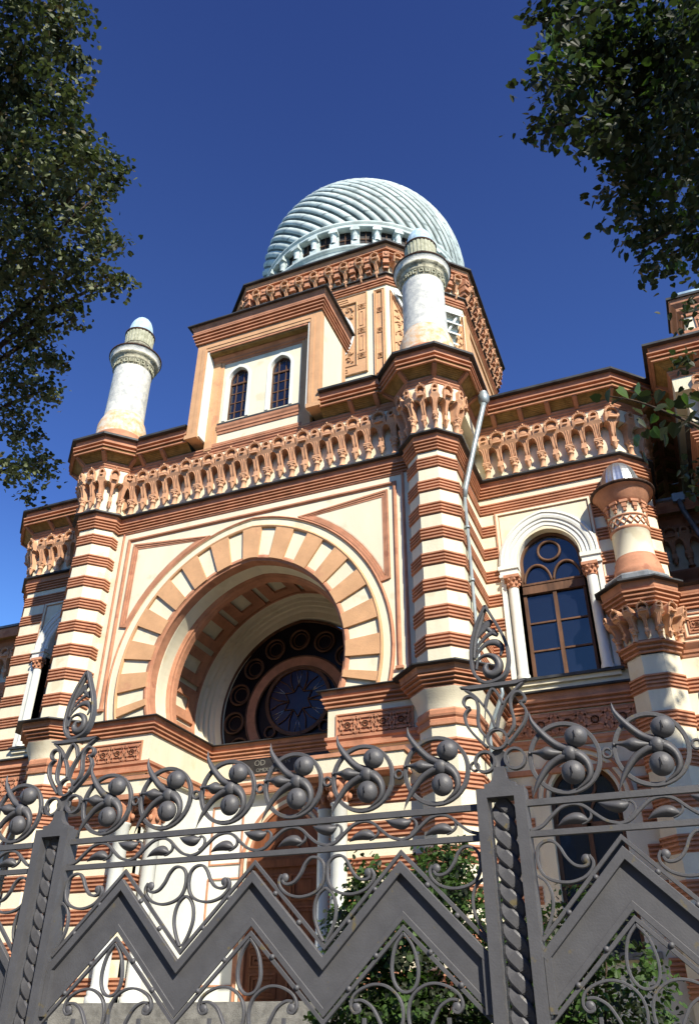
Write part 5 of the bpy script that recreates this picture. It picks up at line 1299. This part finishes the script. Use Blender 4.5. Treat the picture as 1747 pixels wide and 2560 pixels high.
# third street tree outside the frame whose shade falls on the lower right wing
rnd=random.Random(5)
T3=(21.3,-8.6,0); t3=empty('linden_tree',T3,'round street linden standing to the right of the view, shading the lower wing','tree','linden trees round the forecourt')
cl=[]
for k in range(64):
    while True:
        q=Vector((rnd.uniform(-1,1),rnd.uniform(-1,1),rnd.uniform(-1,1)))
        if q.length<1: break
    q=Vector([math.copysign(abs(t)**.7,t) for t in q]); cl.append(((Vector((18.3,-8.9,17.6))+Vector((q.x*.6,q.y*.4,q.z*1.9)) if k<26 else Vector((20.0,-8.9,14.2))+Vector((q.x*2.3,q.y*1.2,q.z*2.4))),(.62,.6,.6),420))
foliage('crown',t3,T3,cl,.20,rnd,['leaf_a','leaf_b'],lump=.5)
limbs('trunk',t3,T3,[((T3,(21.3,-8.6,4),(21.3,-8.7,10),(21.4,-8.8,18)),.3,.08)]+[(((21.3,-8.7,9+k*.7),(21.3+2*math.cos(k*2),-8.7+1.8*math.sin(k*2),12.5+k*.8)),.09,.02) for k in range(6)])
# shrubs in the front garden
rnd=random.Random(8)
for (lab,c,rad,n,sz) in (('dark leafy shrub in front of the right portal pier, behind the fence',(6.15,-5.4,2.0),(1.75,.9,1.95),19000,.062),('bright green leafy shrub right of the tall fence post',(7.75,-6.6,1.6),(.75,.6,1.55),8000,.055)):
    s_=empty('shrub',(c[0],c[1],0),lab,'shrub','shrubs in the front garden')
    cl=[]
    for k in range(30):
        while True:
            q=Vector((rnd.uniform(-1,1),rnd.uniform(-1,1),rnd.uniform(-1,1)))
            if q.length<1: break
        cl.append((Vector((c[0]+q.x*rad[0],c[1]+q.y*rad[1],c[2]+q.z*rad[2]*.9)),.36,n//30))
    foliage('foliage',s_,(c[0],c[1],0),cl,sz,rnd,['leaf_c','leaf_b'],[2,1],lump=.55)
    limbs('stem',s_,(c[0],c[1],0),[(((c[0],c[1],0),(c[0]+.2*math.cos(k),c[1]+.2*math.sin(k),1.2),(c[0]+.6*rad[0]*math.cos(k*1.3),c[1]+.5*math.sin(k*1.3),2.6)),.03,.008) for k in range(7)])

AB=empty('sky_blocking_building',(6.,-52.,0),'unseen long grey-ochre apartment building added behind the viewer to block low sky light','building')  # unseen block added behind the camera to cut low sky fill on the facade
b=MB(); b.box((-60,-6,0),(60,6,21),'stone_ochre'); b.build('wall',AB)
b=MB(); b.sweep([(60,6),(-60,6)],[(0,20.3,'stone_grey'),(.3,20.4,'stone_grey'),(.5,20.9,'stone_grey'),(.5,21.05,'roof'),(-.2,21.3,'roof'),(-3,23.5,'roof')],'roof'); b.build('cornice',AB)
wb=MB(); wb.box((-.6,6.0,0),(.6,6.02,2.1),'glass'); wb.box((-.75,5.98,-.15),(.75,6.12,0),'stone_grey'); wb.box((-.05,6.02,0),(.05,6.05,2.1),'white'); wb.box((-.6,6.02,1.35),(.6,6.05,1.43),'white'); w0=wb.build('window',AB)
n=0
for fl in range(5):
    for k in range(19):
        o=w0 if n==0 else w0.copy()
        if n: COL.objects.link(o); o.parent=AB
        n+=1; o.location=(-54+6*k,0,1.6+3.8*fl)
